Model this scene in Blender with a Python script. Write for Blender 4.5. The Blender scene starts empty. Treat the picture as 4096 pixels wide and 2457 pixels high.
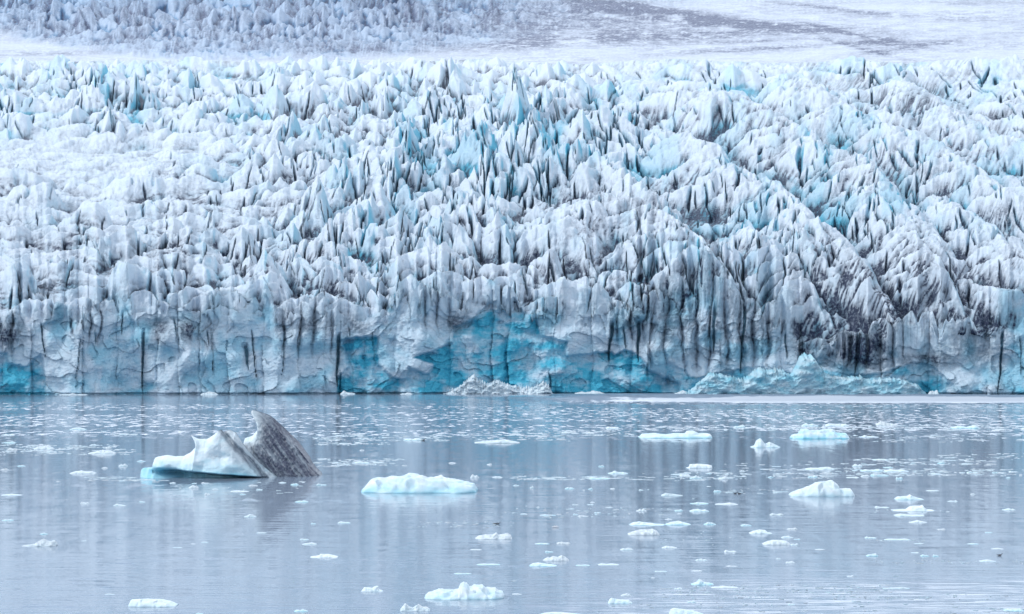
import bpy, math, random
import numpy as np
from mathutils import Vector

# ------------------------------------------------------------------ camera, sky, sun, exposure
sc = bpy.context.scene
F, CX, HR, HC = 8000.0, 2048.0, 1393.0, 16.0      # focal length (photo px), centre column, horizon row, eye height
cam_d = bpy.data.cameras.new("camera")
cam = bpy.data.objects.new("camera", cam_d)
sc.collection.objects.link(cam)
cam.location = (0, 0, HC)
cam.rotation_euler = (math.radians(90), 0, 0)
cam_d.sensor_width = 36.0
cam_d.lens = F / 4096 * 36.0
cam_d.shift_y = (HR - 2457 / 2) / 4096
cam_d.clip_start = 1.0
cam_d.clip_end = 30000.0
sc.camera = cam

SUN_EL, SUN_AZ = math.radians(42), math.radians(-97)   # azimuth from +Y (view) towards +X
world = bpy.data.worlds.new("World")
sc.world = world
world.use_nodes = True
nt = world.node_tree
nt.nodes.clear()
wo = nt.nodes.new("ShaderNodeOutputWorld")
bg = nt.nodes.new("ShaderNodeBackground")
sky = nt.nodes.new("ShaderNodeTexSky")
sky.sky_type = 'NISHITA'
sky.sun_disc = False
sky.sun_elevation = SUN_EL
sky.sun_rotation = SUN_AZ
sky.dust_density = 2.0
ov = nt.nodes.new("ShaderNodeRGB")                     # the even white-grey of the cloud cover
ov.outputs[0].default_value = (11.2, 12.1, 13.4, 1)
mx = nt.nodes.new("ShaderNodeMix"); mx.data_type = 'RGBA'
tc = nt.nodes.new("ShaderNodeTexCoord")
cn = nt.nodes.new("ShaderNodeTexNoise"); cn.inputs['Scale'].default_value = 3.0; cn.inputs['Detail'].default_value = 4
cr = nt.nodes.new("ShaderNodeMapRange")
cr.inputs['From Min'].default_value = 0.3; cr.inputs['From Max'].default_value = 0.7
cr.inputs['To Min'].default_value = 0.55; cr.inputs['To Max'].default_value = 0.95
nt.links.new(tc.outputs['Generated'], cn.inputs['Vector'])
nt.links.new(cn.outputs['Fac'], cr.inputs['Value'])
nt.links.new(cr.outputs['Result'], mx.inputs['Factor'])
nt.links.new(sky.outputs[0], mx.inputs[6])
nt.links.new(ov.outputs[0], mx.inputs[7])
# sky gain added ahead of the camera, to put glints on the lake
sp = nt.nodes.new("ShaderNodeSeparateXYZ"); nt.links.new(tc.outputs['Generated'], sp.inputs[0])
gr = nt.nodes.new("ShaderNodeMapRange"); gr.interpolation_type = 'SMOOTHSTEP'
for k_, v_ in (('From Min', 0.2), ('From Max', 1.0), ('To Min', 1.2), ('To Max', 2.7)): gr.inputs[k_].default_value = v_
nt.links.new(sp.outputs['Y'], gr.inputs['Value'])
vs_ = nt.nodes.new("ShaderNodeVectorMath"); vs_.operation = 'SCALE'
nt.links.new(mx.outputs[2], vs_.inputs[0]); nt.links.new(gr.outputs[0], vs_.inputs['Scale'])
nt.links.new(vs_.outputs[0], bg.inputs['Color'])
bg.inputs['Strength'].default_value = 0.11
nt.links.new(bg.outputs[0], wo.inputs[0])

sun_d = bpy.data.lights.new("sun", 'SUN')
sun_d.energy = 2.3
sun_d.angle = math.radians(8)
sun_d.color = (1.0, 0.99, 0.975)
sun = bpy.data.objects.new("sun", sun_d)
sc.collection.objects.link(sun)
sdir = Vector((math.cos(SUN_EL) * math.sin(SUN_AZ), math.cos(SUN_EL) * math.cos(SUN_AZ), math.sin(SUN_EL)))
SUN_BEHIND = False
sdir.y = -abs(sdir.y) if SUN_BEHIND else sdir.y
sky.sun_rotation = math.atan2(sdir.x, sdir.y)
sun.rotation_euler = sdir.to_track_quat('Z', 'Y').to_euler()

sc.view_settings.view_transform = 'Standard'
sc.view_settings.look = 'None'
sc.view_settings.exposure = -0.47
sc.view_settings.gamma = 1.0
sc.cycles.max_bounces = 8
sc.cycles.diffuse_bounces = 5
sc.cycles.glossy_bounces = 3
sc.cycles.use_denoising = True
sc.cycles.sample_clamp_indirect = 6

COL = sc.collection
rng = np.random.RandomState(7)
random.seed(7)

# ------------------------------------------------------------------ noise
_perm = np.random.RandomState(11).permutation(1024)
_perm = np.concatenate([_perm, _perm, _perm[:4]])
_g = np.random.RandomState(12).uniform(0, 2 * np.pi, 1024)
_gx, _gy = np.cos(_g).astype(np.float32), np.sin(_g).astype(np.float32)

def perlin(x, y):
    x = np.asarray(x, np.float32); y = np.asarray(y, np.float32)
    xi = np.floor(x).astype(np.int32); yi = np.floor(y).astype(np.int32)
    xf = x - xi; yf = y - yi
    xi &= 1023; yi &= 1023
    u = xf * xf * xf * (xf * (xf * 6 - 15) + 10); v = yf * yf * yf * (yf * (yf * 6 - 15) + 10)
    def g(ix, iy, dx, dy):
        h = _perm[_perm[ix & 1023] + (iy & 1023)]
        return _gx[h] * dx + _gy[h] * dy
    a = g(xi, yi, xf, yf); b = g(xi + 1, yi, xf - 1, yf)
    c = g(xi, yi + 1, xf, yf - 1); d = g(xi + 1, yi + 1, xf - 1, yf - 1)
    return ((a + u * (b - a)) * (1 - v) + (c + u * (d - c)) * v) * 1.5

def fbm(x, y, o=4, gain=0.5):
    s = 0; a = 1.0; t = 0
    for i in range(o):
        s = s + a * perlin(x * 2 ** i + 17.3 * i, y * 2 ** i + 9.1 * i); t += a; a *= gain
    return s / t

def ridged(x, y, o=4, gain=0.5):
    s = 0; a = 1.0; t = 0
    for i in range(o):
        s = s + a * (1 - 2 * np.abs(perlin(x * 2 ** i + 31.3 * i, y * 2 ** i + 5.7 * i))); t += a; a *= gain
    return s / t

def sst(a, b, x):
    t = np.clip((x - a) / (b - a), 0, 1)
    return t * t * (3 - 2 * t)

def blur(a, r0, r1):
    def box(m, r, ax):
        if r < 1: return m
        m = np.moveaxis(m, ax, 0)
        p = np.pad(m, ((r + 1, r), (0, 0)), mode='edge').astype(np.float64).cumsum(0)
        o = (p[2 * r + 1:] - p[:-2 * r - 1]) / (2 * r + 1)
        return np.moveaxis(o.astype(np.float32), 0, ax)
    for _ in range(2):
        a = box(box(a, r0, 0), r1, 1)
    return a

def inpoly(poly, X, V):
    ins = np.zeros(X.shape, bool)
    n = len(poly)
    for i in range(n):
        x1, y1 = poly[i]; x2, y2 = poly[(i + 1) % n]
        if y1 == y2: continue
        c = ((y1 > V) != (y2 > V)) & (X < (x2 - x1) * (V - y1) / (y2 - y1) + x1)
        ins ^= c
    return ins

# ------------------------------------------------------------------ materials
def nodes(mat):
    mat.use_nodes = True
    t = mat.node_tree; t.nodes.clear()
    return t, t.nodes, t.links

def mixc(t, fac, a, b):
    m = t.nodes.new("ShaderNodeMix"); m.data_type = 'RGBA'
    for sock, v in ((0, fac), (6, a), (7, b)):
        if isinstance(v, (tuple, float, int)): m.inputs[sock].default_value = v
        else: t.links.new(v, m.inputs[sock])
    return m.outputs[2]

def mathn(t, op, a, b=0.0, c=0.0, clamp=False):
    m = t.nodes.new("ShaderNodeMath"); m.operation = op; m.use_clamp = clamp
    for i, v in enumerate((a, b, c)):
        if isinstance(v, (float, int)): m.inputs[i].default_value = v
        else: t.links.new(v, m.inputs[i])
    return m.outputs[0]

def ice_material(name, white, blue, dirt, scale, bump=0.5, detail=6.0, rough=0.55, sss=0.0, grain=2.4):
    """ice that reads its own 'blue' (bare blue ice, painted hollow tint) and 'dirt' (ash, and hollow shade painted on the glacier) amounts from the mesh, with finer grain on top"""
    mat = bpy.data.materials.new(name)
    t, N, L = nodes(mat)
    out = N.new("ShaderNodeOutputMaterial"); p = N.new("ShaderNodeBsdfPrincipled")
    geo = N.new("ShaderNodeNewGeometry")
    ab = N.new("ShaderNodeAttribute"); ab.attribute_name = "blue"
    ad = N.new("ShaderNodeAttribute"); ad.attribute_name = "dirt"
    n1 = N.new("ShaderNodeTexNoise"); n1.inputs['Scale'].default_value = scale; n1.inputs['Detail'].default_value = detail
    n1.inputs['Roughness'].default_value = 0.65
    n2 = N.new("ShaderNodeTexNoise"); n2.inputs['Scale'].default_value = scale * 0.23; n2.inputs['Detail'].default_value = 4
    L.new(geo.outputs['Position'], n1.inputs['Vector']); L.new(geo.outputs['Position'], n2.inputs['Vector'])
    v = mathn(t, 'MULTIPLY_ADD', n1.outputs[0], 1.0, -0.5)
    bl = mathn(t, 'MULTIPLY_ADD', v, 0.35, ab.outputs['Fac'], clamp=False)
    bl = mathn(t, 'MULTIPLY', bl, 1.0, clamp=True)
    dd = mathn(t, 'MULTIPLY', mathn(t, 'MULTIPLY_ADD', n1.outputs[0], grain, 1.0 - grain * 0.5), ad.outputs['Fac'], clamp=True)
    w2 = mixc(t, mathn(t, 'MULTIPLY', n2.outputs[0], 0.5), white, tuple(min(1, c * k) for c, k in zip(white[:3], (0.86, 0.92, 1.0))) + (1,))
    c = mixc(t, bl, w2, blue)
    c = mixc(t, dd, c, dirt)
    L.new(c, p.inputs['Base Color'])
    p.inputs['Roughness'].default_value = rough
    p.inputs['Specular IOR Level'].default_value = 0.35
    if sss:
        p.inputs['Subsurface Weight'].default_value = sss
        p.inputs['Subsurface Radius'].default_value = (0.3, 0.9, 1.4)
        p.inputs['Subsurface Scale'].default_value = 0.5
    b = N.new("ShaderNodeBump"); b.inputs['Strength'].default_value = bump; b.inputs['Distance'].default_value = 0.6 / scale
    b2 = N.new("ShaderNodeBump"); b2.inputs['Strength'].default_value = bump * 0.7; b2.inputs['Distance'].default_value = 2.0 / scale
    L.new(n2.outputs[0], b2.inputs['Height']); L.new(b2.outputs[0], b.inputs['Normal'])
    L.new(n1.outputs[0], b.inputs['Height']); L.new(b.outputs[0], p.inputs['Normal'])
    L.new(p.outputs[0], out.inputs[0])
    return mat

M_GLAC = ice_material("glacier_ice", (0.665, 0.75, 0.84, 1), (0.06, 0.45, 0.64, 1), (0.018, 0.032, 0.075, 1), 0.9, bump=1.0)
M_RUBBLE = ice_material("rubble_ice", (0.76, 0.83, 0.88, 1), (0.13, 0.55, 0.72, 1), (0.1, 0.1, 0.13, 1), 1.2, bump=0.8)
M_FAR = ice_material("far_ice", (0.62, 0.685, 0.79, 1), (0.08, 0.34, 0.62, 1), (0.06, 0.085, 0.17, 1), 0.2, bump=0.6)
M_BERG = ice_material("berg_ice", (0.71, 0.78, 0.82, 1), (0.16, 0.58, 0.74, 1), (0.058, 0.072, 0.118, 1), 3.0, bump=0.25, rough=0.4, grain=0.9)
M_FLOE = ice_material("floe_ice", (0.66, 0.73, 0.78, 1), (0.30, 0.68, 0.80, 1), (0.16, 0.13, 0.13, 1), 8.0, bump=0.3)

# ------------------------------------------------------------------ mesh helpers
def mesh_obj(name, co, faces, mat, attrs=None, smooth=True, parent=None):
    me = bpy.data.meshes.new(name)
    faces = np.asarray(faces, np.int32)
    n, k = faces.shape
    me.vertices.add(len(co)); me.vertices.foreach_set("co", np.asarray(co, np.float32).ravel())
    me.loops.add(n * k); me.loops.foreach_set("vertex_index", faces.ravel())
    me.polygons.add(n)
    me.polygons.foreach_set("loop_start", np.arange(0, n * k, k, dtype=np.int32))
    me.polygons.foreach_set("loop_total", np.full(n, k, np.int32))
    me.polygons.foreach_set("use_smooth", np.full(n, smooth, bool))
    me.update(calc_edges=True)
    for an, av in (attrs or {}).items():
        a = me.attributes.new(an, 'FLOAT', 'POINT')
        a.data.foreach_set("value", np.asarray(av, np.float32).ravel())
    me.materials.append(mat)
    o = bpy.data.objects.new(name, me)
    COL.objects.link(o)
    if parent: o.parent = parent
    return o

def grid_faces(nr, nc, wrap=False):
    r = np.arange(nr - 1)[:, None]; c = np.arange(nc if wrap else nc - 1)[None, :]
    c2 = (c + 1) % nc
    return np.stack([r * nc + c, r * nc + c2, (r + 1) * nc + c2, (r + 1) * nc + c], -1).reshape(-1, 4)

def tag(o, label=None, cat=None, group=None, kind=None):
    if label: o["label"] = label
    if cat: o["category"] = cat
    if group: o["group"] = group
    if kind: o["kind"] = kind
    return o

# ------------------------------------------------------------------ the glacier
# Its surface is laid out on bearings (columns X) and slope lines (rows V), each point at its own true distance.
# character of the ice at places of the slope: X, V, half width, height, roundness, shear, dirt, blue
CTRL = np.array([
 (-300,300,18,24,.5,0,.25,.25),(0,300,18,24,.5,0,.25,.25),(600,310,20,28,.5,0,.25,.3),(400,450,30,54,.4,0,.3,.5),(-100,480,32,50,.4,0,.3,.5),
 (900,430,28,44,.4,0,.32,.42),(1300,340,20,22,.5,0,.18,.18),(300,600,30,9,.9,-.5,.12,.04),(850,560,26,24,.8,-.3,.15,.15),
 (-100,680,50,8,1,-.8,.14,.02),(500,700,54,12,1,-.6,.25,.05),(1050,620,32,38,.4,-.3,.45,.18),(1300,500,30,42,.3,-.2,.45,.25),
 (1600,430,28,40,.3,0,.40,.25),(2000,330,22,26,.4,0,.30,.10),(2000,500,36,44,.2,.1,.45,.6),(2300,540,40,56,.2,.1,.4,.7),(2250,330,24,24,.4,.1,.35,.2),(2500,330,30,26,.4,.2,.3,.3),
 (1800,600,38,56,.2,0,.35,.6),(1450,740,40,64,.3,-.1,.4,.4),(2100,740,46,70,.2,.1,.3,.55),(2450,690,55,70,.2,.3,.3,.5),
 (2500,870,60,24,.5,.6,.75,.12),(2250,900,55,38,.5,.3,.55,.12),(1750,900,50,60,.4,0,.4,.3),(1200,850,45,38,.6,-.3,.35,.15),
 (600,880,66,36,.9,-.5,.5,.10),(0,850,76,28,1,-.6,.45,.08),(100,1030,60,44,.8,0,.55,.12),(600,1060,58,50,.7,0,.65,.15),
 (1100,1050,40,50,.35,0,.75,.22),(1500,1040,45,56,.4,0,.4,.35),(400,1190,60,50,.7,0,.45,.15),(-200,1190,60,50,.7,0,.4,.15),(1200,1180,38,52,.4,0,.6,.12),
 (1900,1080,45,52,.4,.2,.55,.12),(2300,1120,45,52,.6,.2,.55,.18),(2600,1090,45,64,.3,.2,.65,.35),(2800,930,50,36,.3,.4,.5,.45),
 (2800,600,60,22,.35,.9,.6,.25),(2700,420,50,32,.4,.7,.45,.35),(3000,300,34,34,.3,.3,.2,.4),(3200,500,60,20,.5,.9,.5,.22),
 (3500,300,42,42,.5,.5,.28,.35),(3950,300,42,42,.5,.5,.28,.35),(3800,480,60,20,.5,.9,.5,.18),(3400,730,60,26,.35,.8,.45,.5),
 (3950,730,70,24,.5,.7,.45,.3),(3200,900,60,34,.25,.5,.55,.5),(3550,880,58,46,.15,.4,.4,.6),(3950,930,70,30,.4,.5,.45,.35),
 (4400,700,70,32,.5,.7,.45,.3),(3100,1150,50,85,.3,.3,.6,.3),(3500,1180,50,50,.5,.3,.95,.06),(3900,1150,60,52,.7,.3,.85,.10),
 (3700,1300,60,42,.7,.2,.9,.05),(4400,1250,60,52,.7,.3,.7,.1)], float)

def ctrl(X, V, k):
    X = np.asarray(X, float); V = np.asarray(V, float)
    num = np.zeros(X.shape); den = np.zeros(X.shape)
    for row in CTRL:
        w = 1.0 / (((X - row[0]) ** 2 + ((V - row[1]) * 1.5) ** 2) / 160.0 ** 2 + 0.05) ** 2
        num += w * row[k]; den += w
    return num / den

def ctrl_map(Xc, Vr, k):
    cx = np.linspace(Xc[0], Xc[-1], 90); cv = np.linspace(Vr.min(), Vr.max(), 50)
    m = ctrl(*np.meshgrid(cx, cv), k)
    o = np.stack([np.interp(Xc, cx, m[i]) for i in range(50)])           # 50 x nc
    f = np.interp(Vr, cv, np.arange(50)); i0 = np.clip(f.astype(int), 0, 48); t = (f - i0)[:, None]
    return (o[i0] * (1 - t) + o[i0 + 1] * t).astype(np.float32)

def stamp(A, Xw, Vw, x, v, w, H, L, rnd, sh, base, kb=3.0, asym=1.0, gx0=0, gv0=0, dx=3., dv=2., marg=60):
    """one serac: a tooth whose long flank runs down towards the lake and whose back drops away"""
    c0 = int((x - w * 1.8 - 2 * abs(sh) * L - marg - gx0) / dx); c1 = int((x + w * 1.8 + 2 * abs(sh) * L + marg - gx0) / dx)
    r0 = int((gv0 - (v + 0.15 * L + marg)) / dv); r1 = int((gv0 - (v - 1.6 * L - marg)) / dv)
    c0 = max(c0, 0); r0 = max(r0, 0); c1 = min(c1, A.shape[1]); r1 = min(r1, A.shape[0])
    if c1 <= c0 or r1 <= r0: return
    xs = Xw[r0:r1, c0:c1]; vs = Vw[r0:r1, c0:c1]
    q = (v - vs) / L
    p = (xs - x + sh * 2.0 * (v - L - vs)) / w
    p = np.where(p > 0, p * asym, -p / asym)
    side = p * (1 - rnd) + p * p * rnd
    f = np.minimum(q, 1 - (q - 1) * kb)
    h = base + H * (f - side)
    A[r0:r1, c0:c1] = np.maximum(A[r0:r1, c0:c1], h)

def build_glacier():
    DX, DV = 3.0, 2.0
    Xc = np.arange(-560, 4660 + DX, DX, dtype=np.float32)
    Vr = np.arange(1600, 238, -DV, dtype=np.float32)
    X, V = np.meshgrid(Xc, Vr)
    nr, nc = X.shape
    # line where the cliff gives way to the slope
    VC = np.interp(Xc, [-560, 0, 250, 480, 700, 1000, 1300, 1500, 1700, 1960, 2120, 2300, 2480, 2650, 2900, 3060, 3250, 3500, 3700, 3850, 4100, 4660],
                       [1290, 1290, 1270, 1250, 1270, 1250, 1280, 1270, 1230, 1225, 1250, 1240, 1260, 1210, 1210, 1270, 1380, 1400, 1360, 1330, 1300, 1300])
    VC = VC + 74 * fbm(Xc / 95, Xc * 0 + 3.3, 3) - 50 * np.abs(perlin(Xc / 60, Xc * 0 + 7.7))
    e = (HR - V) / F
    s = 0.207
    D0 = np.interp(Xc, [-560, 0, 1500, 2600, 3400, 4100, 4660], [680, 686, 700, 708, 702, 690, 684]) + 5 * fbm(Xc / 300, Xc * 0 + 8, 2)
    c_edge = D0 * (s - (HR - VC) / F)
    c = 134 + (c_edge - 134)[None, :] * np.exp(-np.clip(VC[None, :] - V, 0, None) / 160)
    Dslope = c / (s - e)
    Dcliff = D0[None, :] + (1576 - V) * 0.030
    D = np.maximum(Dslope, Dcliff)
    oncliff = sst(-22, 18, V - VC[None, :] + 16 * fbm(X / 30, V / 30, 2))                # 1 on the cliff face
    rise = 1 - sst(-6, 75, V - VC[None, :])
    scal = {k: ctrl_map(Xc, Vr, k) for k in (2, 3, 4, 5, 6, 7)}

    wx = 30 * fbm(X / 110, V / 80, 2) + 5 * fbm(X / 30, V / 24, 2)
    wv = 16 * fbm(X / 90 + 50, V / 70, 2) + 4 * fbm(X / 26 + 50, V / 20, 2)
    k = np.clip(scal[2] / 45, 0.3, 1.2)
    Xw = X + wx * k; Vw = V + wv * k
    A = np.full(X.shape, -8.0, np.float32); A2 = np.zeros(X.shape, np.float32)
    # broad forms of the slope
    M = 26 * fbm(X / 420, V / 260, 3) * sst(1300, 1150, V)
    def ridge(pts, H, w, fade=1.0):
        nonlocal M
        P = np.array(pts, float)
        vv = P[:, 1]; xx = np.interp(V + 14 * fbm(X / 120, V / 90, 2), vv, P[:, 0])
        d = (X - xx)
        prof = np.where(d > 0, np.exp(-(d / (w * 0.45)) ** 1.2 * 1.0), np.exp(-(-d / w) ** 1.5))
        M = M + H * prof * sst(vv[0] - 60, vv[0] + 40, V) * sst(vv[-1] + 80, vv[-1] - 60, V)
    if 0: ridge([(2350, 560), (2560, 640), (2720, 760), (2860, 880), (2960, 1000), (3060, 1120), (3150, 1240)], 80, 240)
    if 0: ridge([(2560, 300), (2760, 400), (3000, 500), (3250, 620), (3460, 740), (3590, 860), (3680, 1000), (3780, 1140)], 105, 260)
    if 0: ridge([(3150, 300), (3400, 400), (3650, 480), (3900, 590), (4080, 700), (4200, 860), (4280, 1040)], 85, 240)
    if 0: ridge([(1900, 540), (2020, 640), (2090, 760), (2150, 900)], 30, 160)
    # seracs
    cnt = 0
    for pas, (ws, hs, dens) in enumerate([(2.1, 1.5, 0.9), (1.1, 0.62, 1.0), (0.58, 0.40, 1.2)]):
        v = 1330.0
        while v > 262:
            x = -560.0 + rng.uniform(0, 40)
            rowstep = 1e9
            while x < 4660:
                cv = CTRL
                wts = 1.0 / (((cv[:, 0] - x) ** 2 + ((cv[:, 1] - v) * 1.5) ** 2) / 160.0 ** 2 + 0.05) ** 2
                P = (wts @ cv) / wts.sum()
                w = P[2] * ws * rng.uniform(0.5, 1.5); H = P[3] * hs * (rng.uniform(0.35, 1.0) + (0.7 if rng.uniform() < .12 else 0)) * (0.9 + 0.6 * float(perlin(np.float32(x / 260.), np.float32(v / 160.))))
                if pas: H *= 1 - 0.55 * P[4]
                H *= 1.25; L = (0.32 * H + 7) * rng.uniform(0.8, 1.4) * (1 + 0.8 * abs(P[5]))
                vj = v + rng.uniform(-1.1, 1.1) * (0.8 * P[3] * hs + 12)
                vcx = np.interp(x, Xc, VC)
                if pas == 0 and x > 2560 and vj < 1150 and rng.uniform() < .6: x += w; continue
                if vj < vcx + 48 and vj - L * 1.3 > 262 - 10:
                    H = min(H, max(4, (vj - L - 236 + rng.uniform(-8, 8)) * 1.0)); vf = 1.0
                    stamp(A2 if pas else A, Xw, Vw, x, vj, w, H * vf, L, P[4], P[5] * 1.7 + rng.uniform(-.3, .3), rng.uniform(-8, 6) * hs * (0 if pas else 1), kb=rng.uniform(2, 4),
                          asym=math.exp(rng.uniform(-.45, .45)), gx0=-560, gv0=1600)
                    cnt += 1
                x += w * dens * rng.uniform(0.8, 1.3)
                rowstep = min(rowstep, 0.72 * P[3] * hs + 9)
            v -= max(10.0, rowstep)
    print("seracs", cnt)
    # the long spurs that run down across the slope, by the line of their crests
    def spur(pts, w, H, rnd, jag=8):
        P = np.array(pts, float) * 1.6557; sm = P[:, 0].mean() > 2500; jag = 4 if sm else 8; ph = rng.uniform(0, 99)
        seg = np.hypot(*np.diff(P, axis=0).T); cum = np.concatenate([[0], np.cumsum(seg)])
        q = 0.0
        while q < cum[-1]:
            x = np.interp(q, cum, P[:, 0]); rs = np.interp(q, cum, P[:, 1])
            e_ = min(1, q / 120 + .35, (cum[-1] - q) / 120 + .35)
            h = 1.35 * H * e_ * (rng.uniform(.94, 1.04) * (1 + .17 * float(fbm(q / 90 + ph, ph, 3))) if sm else rng.uniform(.85, 1.12)); L = h * 0.5
            stamp(A, Xw, Vw, x, rs + L + h + rng.uniform(-jag, jag), w * (1.25 if sm else 1) * e_ * rng.uniform(.8, 1.2), h, L, min(1, rnd + .3) if sm else rnd, rng.uniform(.3, 1.1) if sm else rng.uniform(-.1, .5), 0, kb=3.5, asym=rng.uniform(1.1, 1.9), gx0=-560, gv0=1600)
            q += rng.uniform(12, 20) if sm else rng.uniform(20, 34)
    for a_ in [
      ([(1230,430),(1330,365),(1400,350),(1480,390),(1540,430),(1600,480),(1650,520)], 95, 95, .35),
      ([(1330,560),(1400,500),(1470,475),(1540,480),(1620,530),(1690,590),(1730,640)], 150, 130, .6),
      ([(1560,240),(1620,215),(1690,225),(1750,260),(1800,300)], 80, 80, .4),
      ([(1590,310),(1660,320),(1740,370),(1800,410),(1870,430),(1930,480),(1990,560),(2040,640)], 110, 120, .35),
      ([(1700,215),(1780,225),(1850,260),(1930,300),(1990,340),(2060,370),(2130,420),(2180,480),(2230,540),(2280,620)], 120, 130, .4),
      ([(1900,180),(1980,205),(2050,255),(2130,290),(2230,330),(2320,380),(2400,430),(2500,490)], 120, 115, .45),
      ([(2170,180),(2260,240),(2350,290),(2440,330),(2560,370)], 90, 75, .5),
      ([(1780,520),(1830,560),(1890,620),(1940,680),(1980,740)], 95, 100, .3),
      ([(1900,500),(1960,520),(2030,570),(2080,640),(2130,710)], 95, 125, .3),
      ([(2070,450),(2130,470),(2190,530),(2240,600),(2290,690)], 100, 140, .3),
      ([(2260,470),(2350,510),(2420,570),(2500,650)], 120, 125, .5),
      ([(2050,800),(2140,775),(2260,755),(2330,765),(2400,768),(2520,770)], 90, 70, .8),
      ([(2260,650),(2340,690),(2420,700),(2520,720)], 90, 70, .7),
      ([(830,560),(890,480),(930,420),(965,360),(1000,400)], 80, 100, .3),
      ([(1050,560),(1110,500),(1150,470),(1200,520),(1250,580)], 80, 100, .3),
      ([(600,700),(650,640),(690,690)], 75, 80, .4),
      ([(480,690),(560,700),(620,720)], 90, 50, .8),
      ([(720,480),(800,455),(870,470)], 90, 60, .5),
      ([(100,560),(200,545),(320,560)], 120, 50, 1), ([(300,500),(420,480),(520,500)], 110, 45, 1), ([(0,640),(100,625),(220,650)], 110, 50, 1), ([(-100,500),(50,490),(160,510)], 120, 40, 1),
      ([(360,620),(450,600),(540,625)], 100, 55, .9), ([(700,600),(770,575),(850,600)], 90, 70, .6), ([(950,640),(1040,600),(1120,640)], 90, 80, .6)]:
        spur(*a_)
    spurm = blur((A > 55).astype(np.float32), 6, 6)
    Asp = np.clip(A, 0, 400); holS = np.clip((blur(Asp, 34, 30) - Asp) / 55, 0, 1)
    A = np.clip(A, -30, 400) + A2 * (0.85 - 0.62 * sst(2300, 2700, X) * sst(1230, 1130, V) * sst(260, 360, V) - .5 * sst(1100, 600, X) * sst(540, 600, V) * sst(980, 880, V))
    A += M
    # grooves and grain, at the local size of the ice
    kk = np.clip(scal[2] / 45, 0.3, 1.3)
    slopew = 1 - oncliff
    shr = scal[5]
    Xs = X - shr * (V - 1250) * 0 + shr * (1250 - V) * 0.9
    E = V - A
    A = A + (4.5 * kk * ridged((X + .5 * shr * E) / 34 + 5, E / 70, 3) + 3.0 * kk * fbm(X / 22, E / 22, 4) + 3.0 * kk * np.abs(fbm(X / 40 + 9, E / 34, 3))) * slopew
    # crevasses
    blue = np.zeros_like(A); crev = np.zeros_like(A)
    for i in range(3600):
        x = rng.uniform(-560, 4660); v = rng.uniform(300, 1250)
        wts = 1.0 / (((CTRL[:, 0] - x) ** 2 + ((CTRL[:, 1] - v) * 1.5) ** 2) / 160.0 ** 2 + 0.05) ** 2
        P = (wts @ CTRL) / wts.sum()
        if rng.uniform() > P[7] * 1.8 + 0.06: continue
        ln = P[3] * rng.uniform(0.2, 0.6); wd = P[2] * rng.uniform(0.05, 0.17) ; sh = P[5] * .6 + rng.uniform(-1.2, 1.2)
        c0 = max(0, int((x - wd * 2 - abs(sh) * ln - 30 + 560) / DX)); c1 = min(nc, int((x + wd * 2 + abs(sh) * ln + 30 + 560) / DX))
        r0 = max(0, int((1600 - v - ln - 20) / DV)); r1 = min(nr, int((1600 - v + ln + 20) / DV))
        if c1 <= c0 or r1 <= r0: continue
        vs = Vw[r0:r1, c0:c1]; xs = Xw[r0:r1, c0:c1]
        t = (vs - v) / ln
        p = np.abs(xs - x - sh * (vs - v)) / (wd * np.sqrt(np.clip(1 - t * t, 0.001, 1)))
        m = np.clip(1 - p, 0, 1) * (np.abs(t) < 1)
        A[r0:r1, c0:c1] -= m ** 0.6 * min(45, P[3] * 0.7)
        b = m ** 0.4 * rng.uniform(0.5, 1.0)
        blue[r0:r1, c0:c1] = np.maximum(blue[r0:r1, c0:c1], b * min(1, P[7] * 1.6 + .2))
        crev[r0:r1, c0:c1] = np.maximum(crev[r0:r1, c0:c1], m)
    # how deep each point lies under its surroundings
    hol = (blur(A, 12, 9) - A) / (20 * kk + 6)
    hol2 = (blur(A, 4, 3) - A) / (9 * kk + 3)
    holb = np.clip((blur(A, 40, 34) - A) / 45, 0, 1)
    steep = np.abs(np.gradient(A, axis=1)) / DX
    bmap = scal[7] * 1.08
    bn = sst(-0.1, 0.35, fbm(X / 130, V / 110, 3))
    blue = np.maximum(blue, np.clip(hol * 2.4 - 0.1, 0, 1) * (bmap * 1.6 + .06) * (0.5 + 1.2 * bn))
    blue = np.maximum(blue, (0.62 * bn + 1.1 * np.maximum(holb, .8 * holS) * (.4 + bn)) * (bmap + .02) + 0.03)  # blue ice, plus blue-green shade painted into the broad hollows
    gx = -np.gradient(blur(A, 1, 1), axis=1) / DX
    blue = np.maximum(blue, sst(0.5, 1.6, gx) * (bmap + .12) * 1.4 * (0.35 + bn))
    # ash: fine bands in the ice, more in the hollows, where shade is painted in too
    S = V - blur(A, 22, 18) * (1 - oncliff) * 0.9 - 0.25 * A * (1 - oncliff)
    Sf = V - A * rise
    st_diag = ridged((X * 0.80 + S * 0.60) / 22 + 0.9 * fbm(X / 110, S / 110, 2), (X * 0.60 - S * 0.80) / 150, 4, .6)
    st_vert = ridged((X + 0.35 * S) / 22 + 1.4 * fbm(X / 60, S / 60, 2), S / 100, 4, .6)
    st_hor = ridged(X / 120, S / 14 + 1.2 * fbm(X / 120, S / 60, 2), 4, .6)
    wd_ = sst(2300, 2900, X + 60 * fbm(X / 200, V / 200)); wh = sst(1300, 800, X) * sst(560, 640, V)
    stk = st_diag * wd_ + (1 - wd_) * (st_hor * wh + st_vert * (1 - wh))
    patch = sst(-0.35, 0.4, fbm(X / 200 + 9, S / 130, 4) + 0.5 * hol)
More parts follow.
